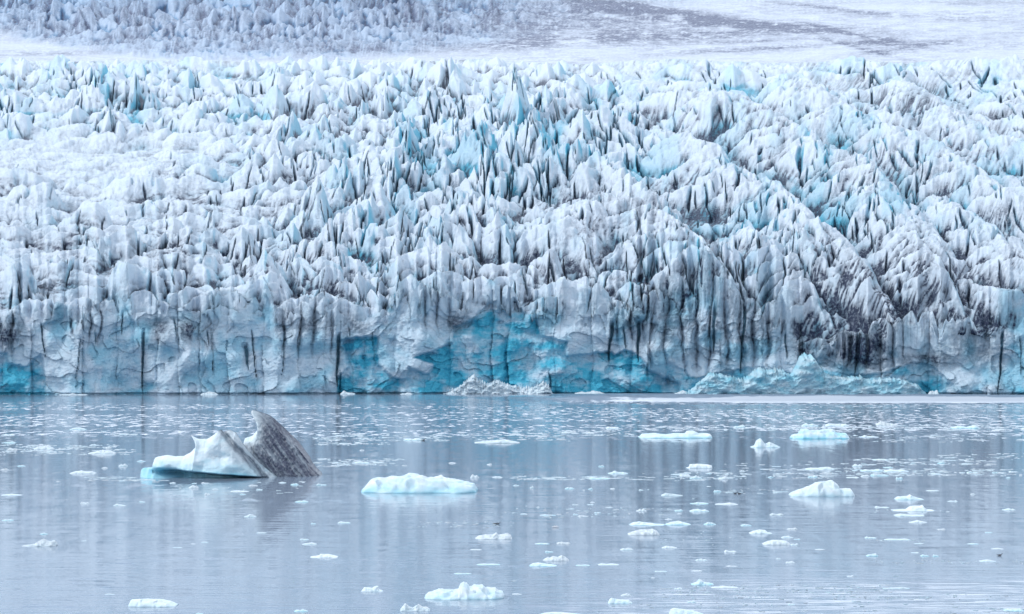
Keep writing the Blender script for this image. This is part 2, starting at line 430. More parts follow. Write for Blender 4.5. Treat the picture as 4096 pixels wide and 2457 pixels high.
    dirt = scal[6] * (0.16 * sst(0.2, 0.8, stk) + 1.5 * sst(0.36, 0.78, stk) * patch) + scal[6] * sst(.3, 1.0, hol2) * 2.1 + 0.75 * scal[6] * np.maximum(holb, holS) * (0.15 + 1.1 * sst(0, .8, stk)) + scal[6] * np.clip(hol - 0.2, 0, 1) * 0.5
    crest = np.clip((A - blur(A, 7, 5)) / (9 * kk + 3), 0, 1)  # crests left paler, brightness painted into the colour
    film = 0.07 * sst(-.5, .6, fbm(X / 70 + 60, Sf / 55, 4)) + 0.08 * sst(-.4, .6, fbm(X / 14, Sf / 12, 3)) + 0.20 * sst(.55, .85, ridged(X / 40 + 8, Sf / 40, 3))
    trough = sst(.22, .75, holS)  # troughs between spurs, darkened below with shade painted into the colour
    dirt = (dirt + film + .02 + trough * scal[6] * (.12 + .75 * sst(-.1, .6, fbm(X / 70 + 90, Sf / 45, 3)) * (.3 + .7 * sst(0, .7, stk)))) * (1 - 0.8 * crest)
    blue = np.maximum(blue, .95 * trough * sst(.3, -.25, fbm(X / 70 + 90, Sf / 45, 3)) * (bmap + .25))  # bluish shade painted into parts of the troughs
    def blob(x, v, rx, rv, ang, amt):
        a = math.radians(ang); u = ((X - x) * math.cos(a) + (V - v) * math.sin(a)) / rx; w = (-(X - x) * math.sin(a) + (V - v) * math.cos(a)) / rv
        return amt * np.exp(-(u * u + w * w)) * np.clip(0.04 + 1.2 * sst(0.15, 0.85, stk) * sst(-.35, .25, fbm(X / 90, S / 70, 3)) + 0.35 * hol2, 0, 1.4)
    for b in [(2520, 960, 210, 70, 15, .75), (2680, 940, 120, 50, -30, .5), (3060, 560, 160, 70, 25, .55), (2850, 500, 130, 50, 60, .55), (3540, 1330, 260, 90, 10, .95),
              (3420, 1290, 160, 100, 20, .7), (3800, 1190, 260, 70, 10, .6), (3560, 430, 130, 45, 30, .6), (3680, 560, 140, 50, 20, .35),
              (2200, 1150, 260, 55, -5, .5), (1150, 1060, 170, 80, 0, .4), (350, 1010, 330, 40, 5, .3), (700, 1040, 250, 40, 0, .35),
              (3400, 800, 120, 140, 60, .35), (3700, 800, 150, 60, 20, .35), (2800, 1090, 200, 60, 35, .4), (3900, 520, 200, 40, 20, .4),
              (1500, 480, 110, 45, 0, .35), (2000, 360, 220, 22, -4, .5), (3850, 1380, 200, 60, -15, .5), (2600, 1150, 90, 60, 0, .5)]:
        dirt = dirt + blob(*b)
    # ---- the cliff face
    edges = [-600]
    while edges[-1] < 4700: edges.append(edges[-1] + rng.choice([45, 70, 95, 130, 170]) * rng.uniform(.8, 1.25))
    edges = np.array(edges)
    hgt = rng.uniform(0.3, 1.0, len(edges)); tilt = rng.uniform(-1, 1, len(edges))
    Xb = X + 16 * fbm(V / 150 + 3, X / 260, 2) + 4 * fbm(V / 40, X / 90, 2)
    ci = np.clip(np.searchsorted(edges, Xb) - 1, 0, len(edges) - 2)
    uu = (Xb - edges[ci]) / (edges[ci + 1] - edges[ci]) * 2 - 1
    cw = (edges[ci + 1] - edges[ci]) / 100
    cm = sst(-.35, .35, fbm(X / 210 + 70, V / 140, 2))
    B = 1.5 * np.clip(cw, .4, 1.2) * (1 - np.abs(uu) ** 7) * (0.3 + hgt[ci]) * cm + 2.6 * tilt[ci] * uu * cw * (0.4 + .6 * cm) + 3.0 * hgt[ci] * cm
    B += 1.5 * ridged((X + 10 * fbm(V / 120, X / 200, 2)) / 150 + 4, V / 330, 2)
    slab = fbm((X + 14 * fbm(V / 70, X / 90, 2)) / 170 + 7, (V + 10 * fbm(X / 60, V / 60, 2)) / 120, 2)
    B += 4.5 * (np.round(slab * 3) / 3 * .7 + slab * .3) + 1.1 * fbm(X / 60, V / 50, 3) + 0.35 * fbm(X / 14, V / 9, 3)
    cdirt = np.zeros_like(A); cblue = 0.18 + 0.42 * sst(-.1, .4, fbm(X / 160 + 20, V / 120, 3)) + 0.12 * fbm(X / 50, V / 90, 3) + 0 * A
    fing = sst(2560, 2640, X) * sst(3120, 3020, X)
    for fx0, fx1, fb, fw in [(2590, 3110, 1500, 58), (3340, 3620, 1500, 44), (270, 420, 1400, 50), (1090, 1350, 1440, 60), (1680, 1800, 1340, 50), (2430, 2600, 1400, 55), (-60, 70, 1430, 45), (2090, 2190, 1330, 50), (3900, 4000, 1400, 50)]:
        msk = sst(fx0 - 10, fx0 + 12, X) * sst(fx1 + 10, fx1 - 12, X) * sst(fb + 30, fb - 110, V)
        ph = (X + 22 * fbm(X / 160 + fx0, V / 180, 2) + 10 * fbm(V / 60, X / 80, 2)) / fw + .3 * fbm(X / 90, X * 0 + 4, 2)
        fu = np.abs((ph % 1) * 2 - 1)
        B += msk * 3.6 * (1 - fu ** 2.4)
        cdirt = np.maximum(cdirt, msk * sst(.72, .95, fu) * (0.75 + .25 * fbm(X / 20, V / 40, 2)) * sst(-.55, .1, fbm(np.floor(ph) * 3.3, V / 90, 2)))  # gaps between the columns are darker too
        cdirt = np.maximum(cdirt, msk * .5 * sst(.2, .75, st_vert) * sst(fb, fb - 160, V))
    for (x, v0, v1, wd, dep) in [(a_, b_, c_, d_ * (.8 if e_ > 6.5 else .38), e_ * .6) for a_, b_, c_, d_, e_ in [(166, 1300, 1420, 6, 5), (575, 1330, 1560, 5, 7), (380, 1340, 1380, 5, 3), (320, 1370, 1560, 3, 3),
                                 (830, 1340, 1370, 5, 6), (985, 1400, 1470, 8, 7), (1008, 1340, 1530, 4, 6), (1135, 1330, 1500, 4, 4), (1352, 1350, 1540, 7, 9), (1358, 1500, 1576, 6, 6), (845, 1330, 1500, 3, 3),
                                 (1395, 1300, 1350, 6, 5), (1490, 1340, 1440, 3, 3), (2448, 1300, 1440, 7, 9), (2552, 1290, 1430, 8, 9), (2495, 1320, 1400, 6, 5), (2200, 1500, 1570, 7, 5),
                                 (2860, 1220, 1400, 8, 8), (2980, 1240, 1480, 6, 7),
                                 (3140, 1340, 1440, 6, 5), (3205, 1370, 1440, 5, 5), (3430, 1390, 1500, 7, 5),
                                 (4010, 1340, 1560, 5, 7), (4080, 1360, 1500, 6, 3), (-150, 1300, 1560, 7, 6), (4300, 1320, 1560, 7, 6), (490, 1270, 1330, 6, 6), (700, 1290, 1340, 6, 5)]]:
        xl = x + 7 * fbm(V / 90 + x, V * 0 + x * .1, 2) + (V - v0) * (0.10 * math.sin(x * 3)); wd_l = wd * (0.25 + 1.0 * np.clip((v1 + 10 - V) / (v1 - v0 + 30), 0, 1))
        tt = sst(v0 - 25, v0 + 10, V) * sst(v1 + 25, v1 - 25, V)
        m = np.clip(1 - np.abs(X - xl) / (wd_l * 1.6), 0, 1) * tt
        B -= dep * m ** 0.7
        cblue = np.maximum(cblue, .6 * sst(0.05, .5, m))
        cdirt = np.maximum(cdirt, 0.2 * m)  # cracks are darker along their length
        m2 = np.clip(1 - np.abs(X - xl - 4) / (wd * 5), 0, 1) * tt * sst(0, .6, stk + .3)
        cdirt = np.maximum(cdirt, 0.45 * m2)
    # stain runs from the top of the face
    runs = sst(0.45, 0.9, ridged(X / 24, V / 260, 3, .6)) * sst(-.1, .4, fbm(X / 110 + 40, V / 300, 2)) * np.exp(-np.clip(V - VC[None, :], 0, None) / 90)
    cdirt = np.maximum(cdirt, 0.6 * runs)
    for (x, v, rx, rv, a) in [(775, 1320, 60, 55, .75), (640, 1320, 45, 50, .6), (30, 1340, 60, 60, .7), (200, 1260, 60, 30, .4), (1420, 1300, 50, 40, .5), (1830, 1290, 50, 50, .5), (1240, 1300, 40, 40, .5),
                              (3450, 1420, 130, 60, .8), (3900, 1400, 120, 50, .4), (2520, 1280, 60, 50, .6), (3210, 1400, 40, 50, .7), (2100, 1430, 45, 40, .25), (2680, 1280, 40, 90, .4), (3700, 1440, 120, 30, .6)]:
        cdirt = np.maximum(cdirt, a * np.exp(-((X - x) / rx) ** 2 - ((V - v) / rv) ** 2) * np.clip(0.2 + 1.3 * sst(-.3, .8, st_vert) + .4 * st_hor, 0, 1.3))
    # fresh turquoise scars
    def rp(ox, oy, sc_, pts): return [(ox + a * sc_, oy + b * sc_) for a, b in pts]
    k5 = 1400 / 2473
    polys = [
      (rp(1350, 800, k5, [(640,1080),(820,1010),(820,900),(910,870),(950,850),(1060,730),(1130,745),(1200,790),(1260,760),(1340,790),(1400,850),(1440,960),(1620,1000),(1620,1110),(1700,1095),(1930,1070),
        (1960,1100),(2040,1050),(2100,1090),(2150,1110),(2200,1200),(2300,1250),(2420,1300),(2400,1400),(0,1400),(0,1250),(80,1180),(40,1020),(60,980),(270,960),(290,1000),(290,1150),(340,1220),(430,1270),(490,1270),
        (500,1180),(640,1230),(680,1160),(530,1110)]), 0.95, 3.5),
      (rp(0, 800, k5, [(-900,1080),(50,1080),(60,1150),(110,1170),(190,1180),(240,1110),(290,1090),(305,1180),(330,1300),(320,1400),(-900,1400)]), 0.85, 2.5),
      (rp(0, 800, k5, [(830,850),(880,770),(950,860),(980,1000),(1000,1200),(940,1340),(700,1370),(720,1180),(760,960)]), 0.42, 0.6),
      (rp(0, 800, k5, [(1370,840),(1460,820),(1480,940),(1440,1100),(1480,1300),(1380,1350),(1330,1150),(1360,1000)]), 0.42, 1.0),
      (rp(0, 800, k5, [(2380,1000),(2473,980),(2600,1400),(2360,1400),(2440,1200)]), 0.7, 1.5),
      (rp(2696, 800, k5, [(-60,1150),(80,1200),(120,1260),(600,1170),(850,1230),(920,1080),(960,1080),(1050,1190),(1240,1240),(1450,1230),(1560,1190),(1700,1150),(1830,1180),(1960,1290),(2000,1400),(-60,1400)]), 0.72, 1.5),
      (rp(2696, 800, k5, [(2310,1030),(2360,960),(2420,1000),(2473,1100),(2473,1200),(2400,1060),(2340,1050)]), 0.6, 1.0),
      (rp(1350, 800, k5, [(280,850),(340,760),(440,760),(460,820),(440,1000),(330,1060),(300,960)]), 0.3, 0.0),
    ]
    Xp = X + 9 * fbm(X / 30, V / 30, 3); Vp = V + 9 * fbm(X / 30 + 9, V / 30, 3)
    for pl, amt, rec in polys:
        x0 = min(p[0] for p in pl) - 30; x1 = max(p[0] for p in pl) + 30
        ca = max(0, int((x0 + 560) / DX)); cb = min(nc, int((x1 + 560) / DX))
        ra, rb = 0, int((1600 - 1180) / DV)
        m = inpoly(pl, Xp[ra:rb, ca:cb], Vp[ra:rb, ca:cb]).astype(np.float32)
        ms = blur(m, 1, 1); soft = blur(m, 9, 7); sel = sst(-.1, .35, fbm(X[ra:rb, ca:cb] / 110 + 3, V[ra:rb, ca:cb] / 90, 2)); mb = ms * (1 - sel) + soft * sel
        lay = 0.60 + 0.25 * st_hor[ra:rb, ca:cb] + 1.5 * fbm(X[ra:rb, ca:cb] / 130, V[ra:rb, ca:cb] / 70, 4) + 0.25 * ridged(X[ra:rb, ca:cb] / 30, V[ra:rb, ca:cb] / 60, 3)
        cblue[ra:rb, ca:cb] = np.maximum(cblue[ra:rb, ca:cb], np.clip(mb * amt * lay, 0.06, 1))
        cdirt[ra:rb, ca:cb] *= 1 - ms * 0.6
        B[ra:rb, ca:cb] -= ms * rec
        fa_ = fbm((X[ra:rb, ca:cb] + V[ra:rb, ca:cb] * .4) / 90 + 30, V[ra:rb, ca:cb] / 80, 2) * 3
        B[ra:rb, ca:cb] += ms * (1.6 * fa_ / 3 + .6 * fbm(X[ra:rb, ca:cb] / 18 + 30, V[ra:rb, ca:cb] / 22, 3))
    cblue += 0.25 * sst(1500, 1576, V) * sst(-.3, .3, fbm(X / 80, V / 50, 2))
    cdirt = cdirt + 0.16 * sst(0.2, .8, st_hor) * sst(-.2, .4, fbm(X / 200, V / 60, 2))
    # melt notch at the water line
    B -= 1.6 * sst(1569, 1574, V)
    dirt = dirt * (1 - .5 * sst(-70, -20, V - VC[None, :]) * sst(2500, 2300, X))
    oc = sst(-50, 50, V - VC[None, :] + 60 * fbm(X / 70, Sf / 50, 3))
    blue = blue * (1 - oc) + cblue * oc
    dirt = dirt * (1 - oc) + np.maximum(cdirt * sst(-60, -10, V - VC[None, :]), 0.25 * dirt * sst(60, 0, V - VC[None, :])) * oc
    # ---- positions
    Az = A * rise
    Dd = D - B * oncliff
    Zb = HC + D * (HR - V) / F
    z = Zb + Az * D / F
    z = np.where(V > 1590, -6, z)
    x = (X - CX) / F * Dd
    co = np.stack([x, Dd, z], -1)
    # the back of the crest, out of sight
    last = co[-1]
    ext = []
    for j in range(1, 13):
        r = last.copy(); r[:, 1] += j * 30; r[:, 0] *= r[:, 1] / last[:, 1]; r[:, 2] -= j * 9.0 + j * j * 0.4
        ext.append(r)
    co = np.concatenate([co, np.stack(ext)], 0)
    blue = np.concatenate([blue, np.zeros((12, nc), np.float32)]); dirt = np.concatenate([dirt, np.zeros((12, nc), np.float32)])
    nr2 = nr + 12
    faces = grid_faces(nr2, nc)
    split = int((1600 - 1255) / DV)
    rowmid = (np.arange(nr2 - 1)[:, None] + 0 * np.arange(nc - 1)[None, :])
    vcf = ((1600 - VC[:-1]) / DV).astype(int)[None, :]
    is_cliff = (rowmid < vcf).ravel()
    for nm, msk in (("ice_cliff", is_cliff), ("glacier", ~is_cliff)):
        f = faces[msk]
        used = np.zeros(nr2 * nc, bool); used[f.ravel()] = True
        idx = np.cumsum(used) - 1
        o = mesh_obj(nm, co.reshape(-1, 3)[used], idx[f], M_GLAC,
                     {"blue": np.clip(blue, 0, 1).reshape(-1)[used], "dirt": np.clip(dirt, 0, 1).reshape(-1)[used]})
        if nm == "ice_cliff":
            tag(o, "pale blue ice cliff with turquoise scars rising straight from the lake", "ice cliff", kind="structure")
        else:
            tag(o, "crevassed white glacier tongue full of jagged seracs above the ice cliff", "glacier", kind="structure")
    return D0, Xc

D0, XC0 = build_glacier()

# ------------------------------------------------------------------ upper icefall and snowfield
def build_upper():
    DX, DV = 4.0, 2.0
    Xc = np.arange(-700, 4800, DX, dtype=np.float32)
    Vr = np.arange(330, -260, -DV, dtype=np.float32)
    X, V = np.meshgrid(Xc, Vr)
    nr, nc = X.shape
    D = 2850 + (330 - V) * 5.2 + 200 * fbm(X / 900, V / 300, 2)
    # where the broken icefall lies: upper left
    low = np.interp(Xc, [-700, 0, 300, 700, 1300, 1700, 2100, 2500, 2800, 4800], [110, 130, 190, 232, 232, 205, 150, 90, 10, -300])[None, :]
    ice = sst(low + 26, low - 26, V + 14 * fbm(X / 120, V / 60, 3))
    ice = ice * (1 - 0.75 * sst(1700, 2500, X))
    A = np.full(X.shape, -3.0, np.float32)
    wx = 16 * fbm(X / 50, V / 40, 3); wv = 12 * fbm(X / 50 + 9, V / 40, 3)
    Xw = X + wx; Vw = V + wv
    for (w0, H0, d) in [(58, 70, 1.1), (30, 34, 1.1), (14, 13, 1.3)]:
        v = 262.0
        while v > -250:
            x = -700.0 + rng.uniform(0, 30)
            g = 0.6 + 0.5 * np.clip((200 - v) / 160, 0, 1)
            while x < 3300:
                lo = np.interp(x, Xc, low[0])
                k = np.clip((lo + 10 - v) / 60, 0, 1) * (1 - 0.72 * np.clip((x - 1500) / 900, 0, 1))
                sz = g * (1 - 0.5 * np.clip((x - 1500) / 900, 0, 1))
                w = w0 * sz * rng.uniform(.6, 1.4); H = H0 * sz * rng.uniform(.5, 1.3) * k
                if H > 2.5:
                    stamp(A, Xw, Vw, x, v + rng.uniform(-8, 8), w, H, 0.5 * H + 7, rng.uniform(.1, .5), rng.uniform(-.3, .3), rng.uniform(-4, 2), kb=3,
                          asym=math.exp(rng.uniform(-.5, .5)), gx0=-700, gv0=330, dx=DX, dv=DV, marg=30)
                x += w * d * rng.uniform(.8, 1.3)
            v -= (0.75 * H0 + 7) * g * 0.85
    und = 10 * fbm(X / 420 + 3, V / 70, 3)
    hor = ridged(X / 110 + 3, V / 8 + 1.5 * fbm(X / 200, V / 40, 2), 4, .6)
    fine = ridged(X / 18, V / 7, 3, .6)
    A = A * 1.0 + und + 1.6 * hor * (1 - ice) + 4.0 * ice * ridged(X / 16, V / 22, 3) + 1.3 * fine * (1 - ice) * 0.8
    hol = np.clip((blur(A, 5, 4) - A) / 9, 0, 1.2)
    blue = ice * (0.30 + 1.2 * hol * sst(-.3, .4, fbm(X / 150, V / 90, 3))) * (1 - 0.6 * sst(1900, 2600, X)) + 0.18 * ice * sst(120, 0, V)
    st = ridged((X + .3 * V) / 11, V / 40, 3, .6)
    dirt = ice * (0.10 + 0.6 * sst(0, .8, st) * sst(-.4, .4, fbm(X / 120, V / 60, 3)) + 0.6 * hol)  # ash streaks, and darker in the hollows
    snow = 0.05 + 0.34 * sst(0.05, .75, .45 * hor + .35 * fine + .5 * fbm(X / 70, V / 6, 4)) * (0.35 + .9 * sst(-.4, .4, fbm(X / 500, V / 40, 3)))
    def blob(x, v, rx, rv, ang, amt):
        a = math.radians(ang); u = ((X - x) * math.cos(a) + (V - v) * math.sin(a)) / rx; w = (-(X - x) * math.sin(a) + (V - v) * math.cos(a)) / rv
        return amt * np.exp(-(u * u + w * w)) * np.clip(1.6 * sst(-0.35, 0.6, .3 * hor + .4 * fine + .9 * fbm(X / 40, V / 7, 4)) * sst(-.7, .1, fbm(X / 200, V / 25, 3)), 0, 1.5)
    for b in [(2450, 20, 330, 26, 8, .75), (2750, 70, 420, 26, 6, .8), (2400, 120, 420, 40, 0, .35), (3050, 105, 240, 12, 4, .6), (2600, 150, 600, 26, -3, .4), (3520, 165, 90, 18, 0, .8),
              (3330, 118, 130, 8, 12, .6), (3460, 195, 160, 9, 14, .5), (3620, 190, 240, 14, -8, .4), (2950, 200, 420, 12, -3, .4), (3000, 165, 300, 8, -2, .4), (3700, 70, 500, 14, 3, .25), (3600, 130, 500, 16, 2, .25),
              (3900, 10, 300, 16, 0, .3), (2000, 150, 240, 40, 0, .35), (1750, 60, 300, 50, 5, .45), (250, 215, 300, 7, -2, .25), (3300, 30, 300, 8, 6, .3), (2200, 55, 300, 30, 5, .4), (1500, 200, 400, 22, 0, .3)]:
        snow = snow + blob(*b)
    dirt = dirt + snow * (1 - 0.5 * ice)
    z = HC + D * (HR - V) / F + A * D / F
    x = (X - CX) / F * D
    co = np.stack([x, D, z], -1).reshape(-1, 3)
    faces = grid_faces(nr, nc)
    fx = (X[:-1, :-1] + 60 * fbm(X[:-1, :-1] / 200, V[:-1, :-1] / 80, 3)).ravel(); fi = ice[:-1, :-1].ravel()
    is_ice = (fi > 0.5) & (fx < 2350)
    for nm, msk in (("icefall", is_ice), ("snowfield", ~is_ice)):
        f = faces[msk]
        used = np.zeros(nr * nc, bool); used[f.ravel()] = True
        idx = np.cumsum(used) - 1
        o = mesh_obj(nm, co[used], idx[f], M_FAR, {"blue": np.clip(blue, 0, 1).ravel()[used], "dirt": np.clip(dirt, 0, 1).ravel()[used]})
        if nm == "icefall": tag(o, "steep blue-grey icefall of packed ice spires far behind the glacier", "icefall", kind="structure")
        else: tag(o, "smooth pale snowfield with grey ash bands beyond the glacier crest", "snowfield", kind="structure")
build_upper()

# ------------------------------------------------------------------ the lake
def build_water():
    mat = bpy.data.materials.new("lake_water")
    t, N, L = nodes(mat)
    out = N.new("ShaderNodeOutputMaterial"); p = N.new("ShaderNodeBsdfPrincipled")
    p.inputs['Base Color'].default_value = (0.23, 0.30, 0.39, 1)
    p.inputs['IOR'].default_value = 1.45
    p.inputs['Roughness'].default_value = 0.085
    geo = N.new("ShaderNodeNewGeometry")
    sep = N.new("ShaderNodeSeparateXYZ"); L.new(geo.outputs['Position'], sep.inputs[0])
    def noise(sx, sy, det=2.0, off=0.0, rough=0.5, dist=0.0):
        mp = N.new("ShaderNodeMapping"); mp.inputs['Scale'].default_value = (sx, sy, 1); mp.inputs['Location'].default_value = (off, off * .7, off)
        L.new(geo.outputs['Position'], mp.inputs['Vector'])
        n = N.new("ShaderNodeTexNoise"); n.inputs['Scale'].default_value = 1.0; n.inputs['Detail'].default_value = det; n.inputs['Roughness'].default_value = rough
        n.inputs['Distortion'].default_value = dist
        L.new(mp.outputs[0], n.inputs['Vector'])
        return n
    def mr(x, a, b, c=0., d=1.):
        m = N.new("ShaderNodeMapRange"); m.interpolation_type = 'SMOOTHSTEP'
        L.new(x, m.inputs['Value'])
        for k, v in (('From Min', a), ('From Max', b), ('To Min', c), ('To Max', d)): m.inputs[k].default_value = v
        return m.outputs[0]
    Y = sep.outputs['Y']; Xx = sep.outputs['X']
    # breeze: far water is ruffled, in long cat's-paws elsewhere
    far = mathn(t, 'MULTIPLY', mr(Y, 330, 400), mr(Y, 640, 560))
    paws = mr(noise(0.012, 0.05, 3, 3.0).outputs[0], 0.52, 0.68)
    near = mathn(t, 'MULTIPLY', mr(Y, 150, 122), mr(Xx, -10, 25))
    lane = mathn(t, 'MULTIPLY', mr(Y, 560, 620), mr(mathn(t, 'ADD', Xx, mathn(t, 'MULTIPLY', noise(0.02, 0.02, 3, 5.).outputs[0], 90.)), 20, 130))
    wind = mathn(t, 'ADD', mathn(t, 'MULTIPLY', far, mr(noise(0.006, 0.03, 3, 44.0).outputs[0], 0.38, 0.62, 0.15, 0.95)), mathn(t, 'MULTIPLY', paws, 0.10))
    wind = mathn(t, 'ADD', wind, 0.0, clamp=True)
    rip = noise(0.9, 0.14, 2, 1.0, .6)          # long low ripples
    spk = noise(0.42, 0.17, 2, 7.0, .7)         # wavelets that catch the sky
    ry = mathn(t, 'SUBTRACT', rip.outputs[0], 0.5)
    sy = mr(spk.outputs[0], 0.50, 0.64)
    ny = mathn(t, 'MULTIPLY', ry, 0.035)
    ny = mathn(t, 'SUBTRACT', ny, mathn(t, 'MULTIPLY', mathn(t, 'MULTIPLY', sy, wind), 0.24))
    ny = mathn(t, 'SUBTRACT', ny, mathn(t, 'MULTIPLY', lane, 0.32))
    lines = noise(0.16, 1.6, 3, 21.0, .6)
    ny = mathn(t, 'ADD', ny, mathn(t, 'MULTIPLY', mathn(t, 'MULTIPLY', mathn(t, 'SUBTRACT', lines.outputs[0], 0.5), mr(Y, 420, 180)), 0.13))
    ny = mathn(t, 'SUBTRACT', ny, mathn(t, 'MULTIPLY', mathn(t, 'MULTIPLY', near, mr(noise(0.22, 2.6, 3, 33.0, .6).outputs[0], 0.5, 0.62)), 0.10))
    fine = noise(5, 1.5, 3, 2.0, .7)
    ny = mathn(t, 'ADD', ny, mathn(t, 'MULTIPLY', mathn(t, 'SUBTRACT', fine.outputs[0], 0.5), 0.05))
    nx = mathn(t, 'MULTIPLY', mathn(t, 'SUBTRACT', noise(1.2, 0.5, 2, 12.0).outputs[0], 0.5), 0.02)
    cmb = N.new("ShaderNodeCombineXYZ"); L.new(nx, cmb.inputs[0]); L.new(ny, cmb.inputs[1]); cmb.inputs[2].default_value = 1
    nv = N.new("ShaderNodeVectorMath"); nv.operation = 'NORMALIZE'; L.new(cmb.outputs[0], nv.inputs[0])
    L.new(nv.outputs[0], p.inputs['Normal'])
    L.new(p.outputs[0], out.inputs[0])
    co = [(-1400, -300, 0), (1400, -300, 0), (1400, 900, 0), (-1400, 900, 0)]
    o = mesh_obj("water", co, [(0, 1, 2, 3)], mat, smooth=False)
    tag(o, "calm blue-grey glacier lake reflecting the ice", "lake", kind="structure")
    bed = bpy.data.materials.new("lake_bed_silt"); t, N, L = nodes(bed)
    return o
build_water()

# ------------------------------------------------------------------ floating ice
def wpt(X, V):
    d = HC * F / (V - HR)
    return (X - CX) / F * d, d

def floe_mesh(name, prof, W, H, Dp, seed, mat, blue=0.15, dirt=0.0, nx=40, ny=16, rough=0.12, under=0.0, parent=None, p=2.6):
    """ice floating with its front edge on y=0: prof = crest height (0..1) along its length"""
    a = np.linspace(0, 1, nx); b = np.linspace(-1, 1, ny)
    pr = np.interp(a, [q[0] for q in prof], [q[1] for q in prof])
    Bm, Am = np.meshgrid(b, a)
    ends = np.clip(1 - np.abs(2 * Am - 1) ** 5, 0, 1) ** 0.5
    sx = seed * 3.7
    foot = (0.55 + 0.45 * ends) * (1 + 0.25 * fbm(Am * 5 + sx, Bm * 0 + sx, 2))
    y = Dp * 0.5 * Bm * foot
    rid = 0.25 * fbm(Am[:, :1] * 4 + sx, Am[:, :1] * 0 + 1.5, 2) + 0.1
    s = np.clip(1 - np.abs(Bm - rid) ** p / np.where(Bm > rid, 1 - rid, 1 + rid) ** p, 0, 1)
    z = H * pr[:, None] * s ** 0.8
    nz = ridged(Am * 7 * W / max(H * 6, .01) * .4 + sx, Bm * 2.5 + sx, 3)
    z = z * (1 + rough * 1.3 * nz) + rough * 0.5 * H * fbm(Am * 22 + sx, Bm * 6, 2) * s
    z = z * (1 - (0.16 + rough * 2.2) * sst(-.05, .25, fbm(Am * 6 + sx + 40, Bm * 1.3 + sx, 2)) * sst(.2, -.5, Bm))
    x = (Am - 0.5) * W + 0.02 * W * fbm(Am * 9, Bm * 3 + sx, 2)
    z = np.where(s <= 0.001, 0, z)
    z = z + 0.004 * H
    bot = -0.5 * H - 0.15
    top = np.stack([x, y + Dp * 0.5, z], -1)
    # skirt going under water
    ring = [(i, 0) for i in range(nx)] + [(nx - 1, j) for j in range(1, ny)] + [(i, ny - 1) for i in range(nx - 2, -1, -1)] + [(0, j) for j in range(ny - 2, 0, -1)]
    co = top.reshape(-1, 3)
    ri = np.array([i * ny + j for i, j in ring])
    rc = co[ri].copy(); cen = np.array([0, Dp * .5, 0])
    mid = rc.copy(); mid[:, 2] = -0.1 * H; mid[:, :2] = cen[:2] + (mid[:, :2] - cen[:2]) * (0.97 - under)
    low = rc.copy(); low[:, 2] = bot; low[:, :2] = cen[:2] + (low[:, :2] - cen[:2]) * 0.7
    n0 = len(co); m = len(ri)
    allc = np.concatenate([co, mid, low, [[0, Dp * .5, bot]]])
    f = grid_faces(nx, ny)[:, ::-1].tolist()
    k = np.arange(m); k2 = (k + 1) % m
    f += np.stack([ri[k], ri[k2], n0 + k2, n0 + k], -1)[:, ::-1].tolist()
    f += np.stack([n0 + k, n0 + k2, n0 + m + k2, n0 + m + k], -1)[:, ::-1].tolist()
    last = n0 + 2 * m
    f += np.stack([n0 + m + k, n0 + m + k2, np.full(m, last), np.full(m, last)], -1)[:, ::-1].tolist()
    zz = allc[:, 2] / max(H, 1e-3)
    bl = np.clip(blue * (0.5 + 1.3 * np.exp(-np.clip(zz, 0, 9) * 4)) + blue * 1.0 * fbm(allc[:, 0] / W * 5 + sx, zz * 2 + allc[:, 1] / Dp, 2), 0, 1)
    dt = np.clip(dirt * (0.4 + fbm(allc[:, 0] / W * 9 + sx, zz * 4, 3)) + (0.5 * dirt) * np.exp(-np.abs(zz - .06) * 14), 0, 1)
    # drop degenerate quads into tris where needed
    q = [tuple(w) for w in f]
    me = bpy.data.meshes.new(name)
    me.from_pydata([tuple(v) for v in allc], [], [w if len(set(w)) == 4 else tuple(dict.fromkeys(w)) for w in q])
    me.polygons.foreach_set("use_smooth", np.full(len(me.polygons), True))
    for an, av in (("blue", bl), ("dirt", dt)):
        at = me.attributes.new(an, 'FLOAT', 'POINT'); at.data.foreach_set("value", av.astype(np.float32))
    me.materials.append(mat)
    o = bpy.data.objects.new(name, me); COL.objects.link(o)
    if parent: o.parent = parent
    return o

def place_floe(x0, x1, v, h, prof=None, seed=0, name="ice_floe", big=False, **kw):
    xc = (x0 + x1) / 2
    wx, d = wpt(xc, v)
    W = (x1 - x0) / F * d
    Dp = min(W * 0.6, h * 0.55 * d * d / (HC * F))
    H = max(0.45 * h, h - 0.5 * Dp * HC * F / d / d) * d / F * (1 if big else 0.78)
    if prof is None:
        r = random.Random(seed)
        n = r.choice([4, 5, 6])
        pk = r.randrange(1, n)
        prof = [(0, .15)] + [((i + r.uniform(-.3, .3)) / n, (1.0 if i == pk else r.uniform(.35, .85))) for i in range(1, n)] + [(1, .12)]
    nx = 160 if big else (48 if x1 - x0 > 60 else 26)
    ny = 40 if big else (16 if x1 - x0 > 60 else 10)
    o = floe_mesh(name, prof, W, H, Dp, seed, M_BERG if big else M_FLOE, nx=nx, ny=ny, **kw)
    o.location = (wx, d, 0)
    return o

def trace(pts, x0, x1, v, h):
    return [((a - x0) / (x1 - x0), max(0.04, (v - b) / h)) for a, b in pts]

def T(ox, oy, pts):
    k = 1024 / 2474
    return [(ox + a * k, oy + b * k) for a, b in pts]

# the named bergs and floes, traced: (points, v, h, keywords, label, category)
BIG = []
def big(pts, v, name, label, cat, **kw):
    x0, x1 = pts[0][0], pts[-1][0]; h = v - min(p_[1] for p_ in pts)
    o = place_floe(x0, x1, v, h, trace(pts, x0, x1, v, h), seed=len(BIG) * 7 + 3, name=name, big=True, **kw)
    tag(o, label, cat)
    BIG.append((x0, x1, v, h))
    return o

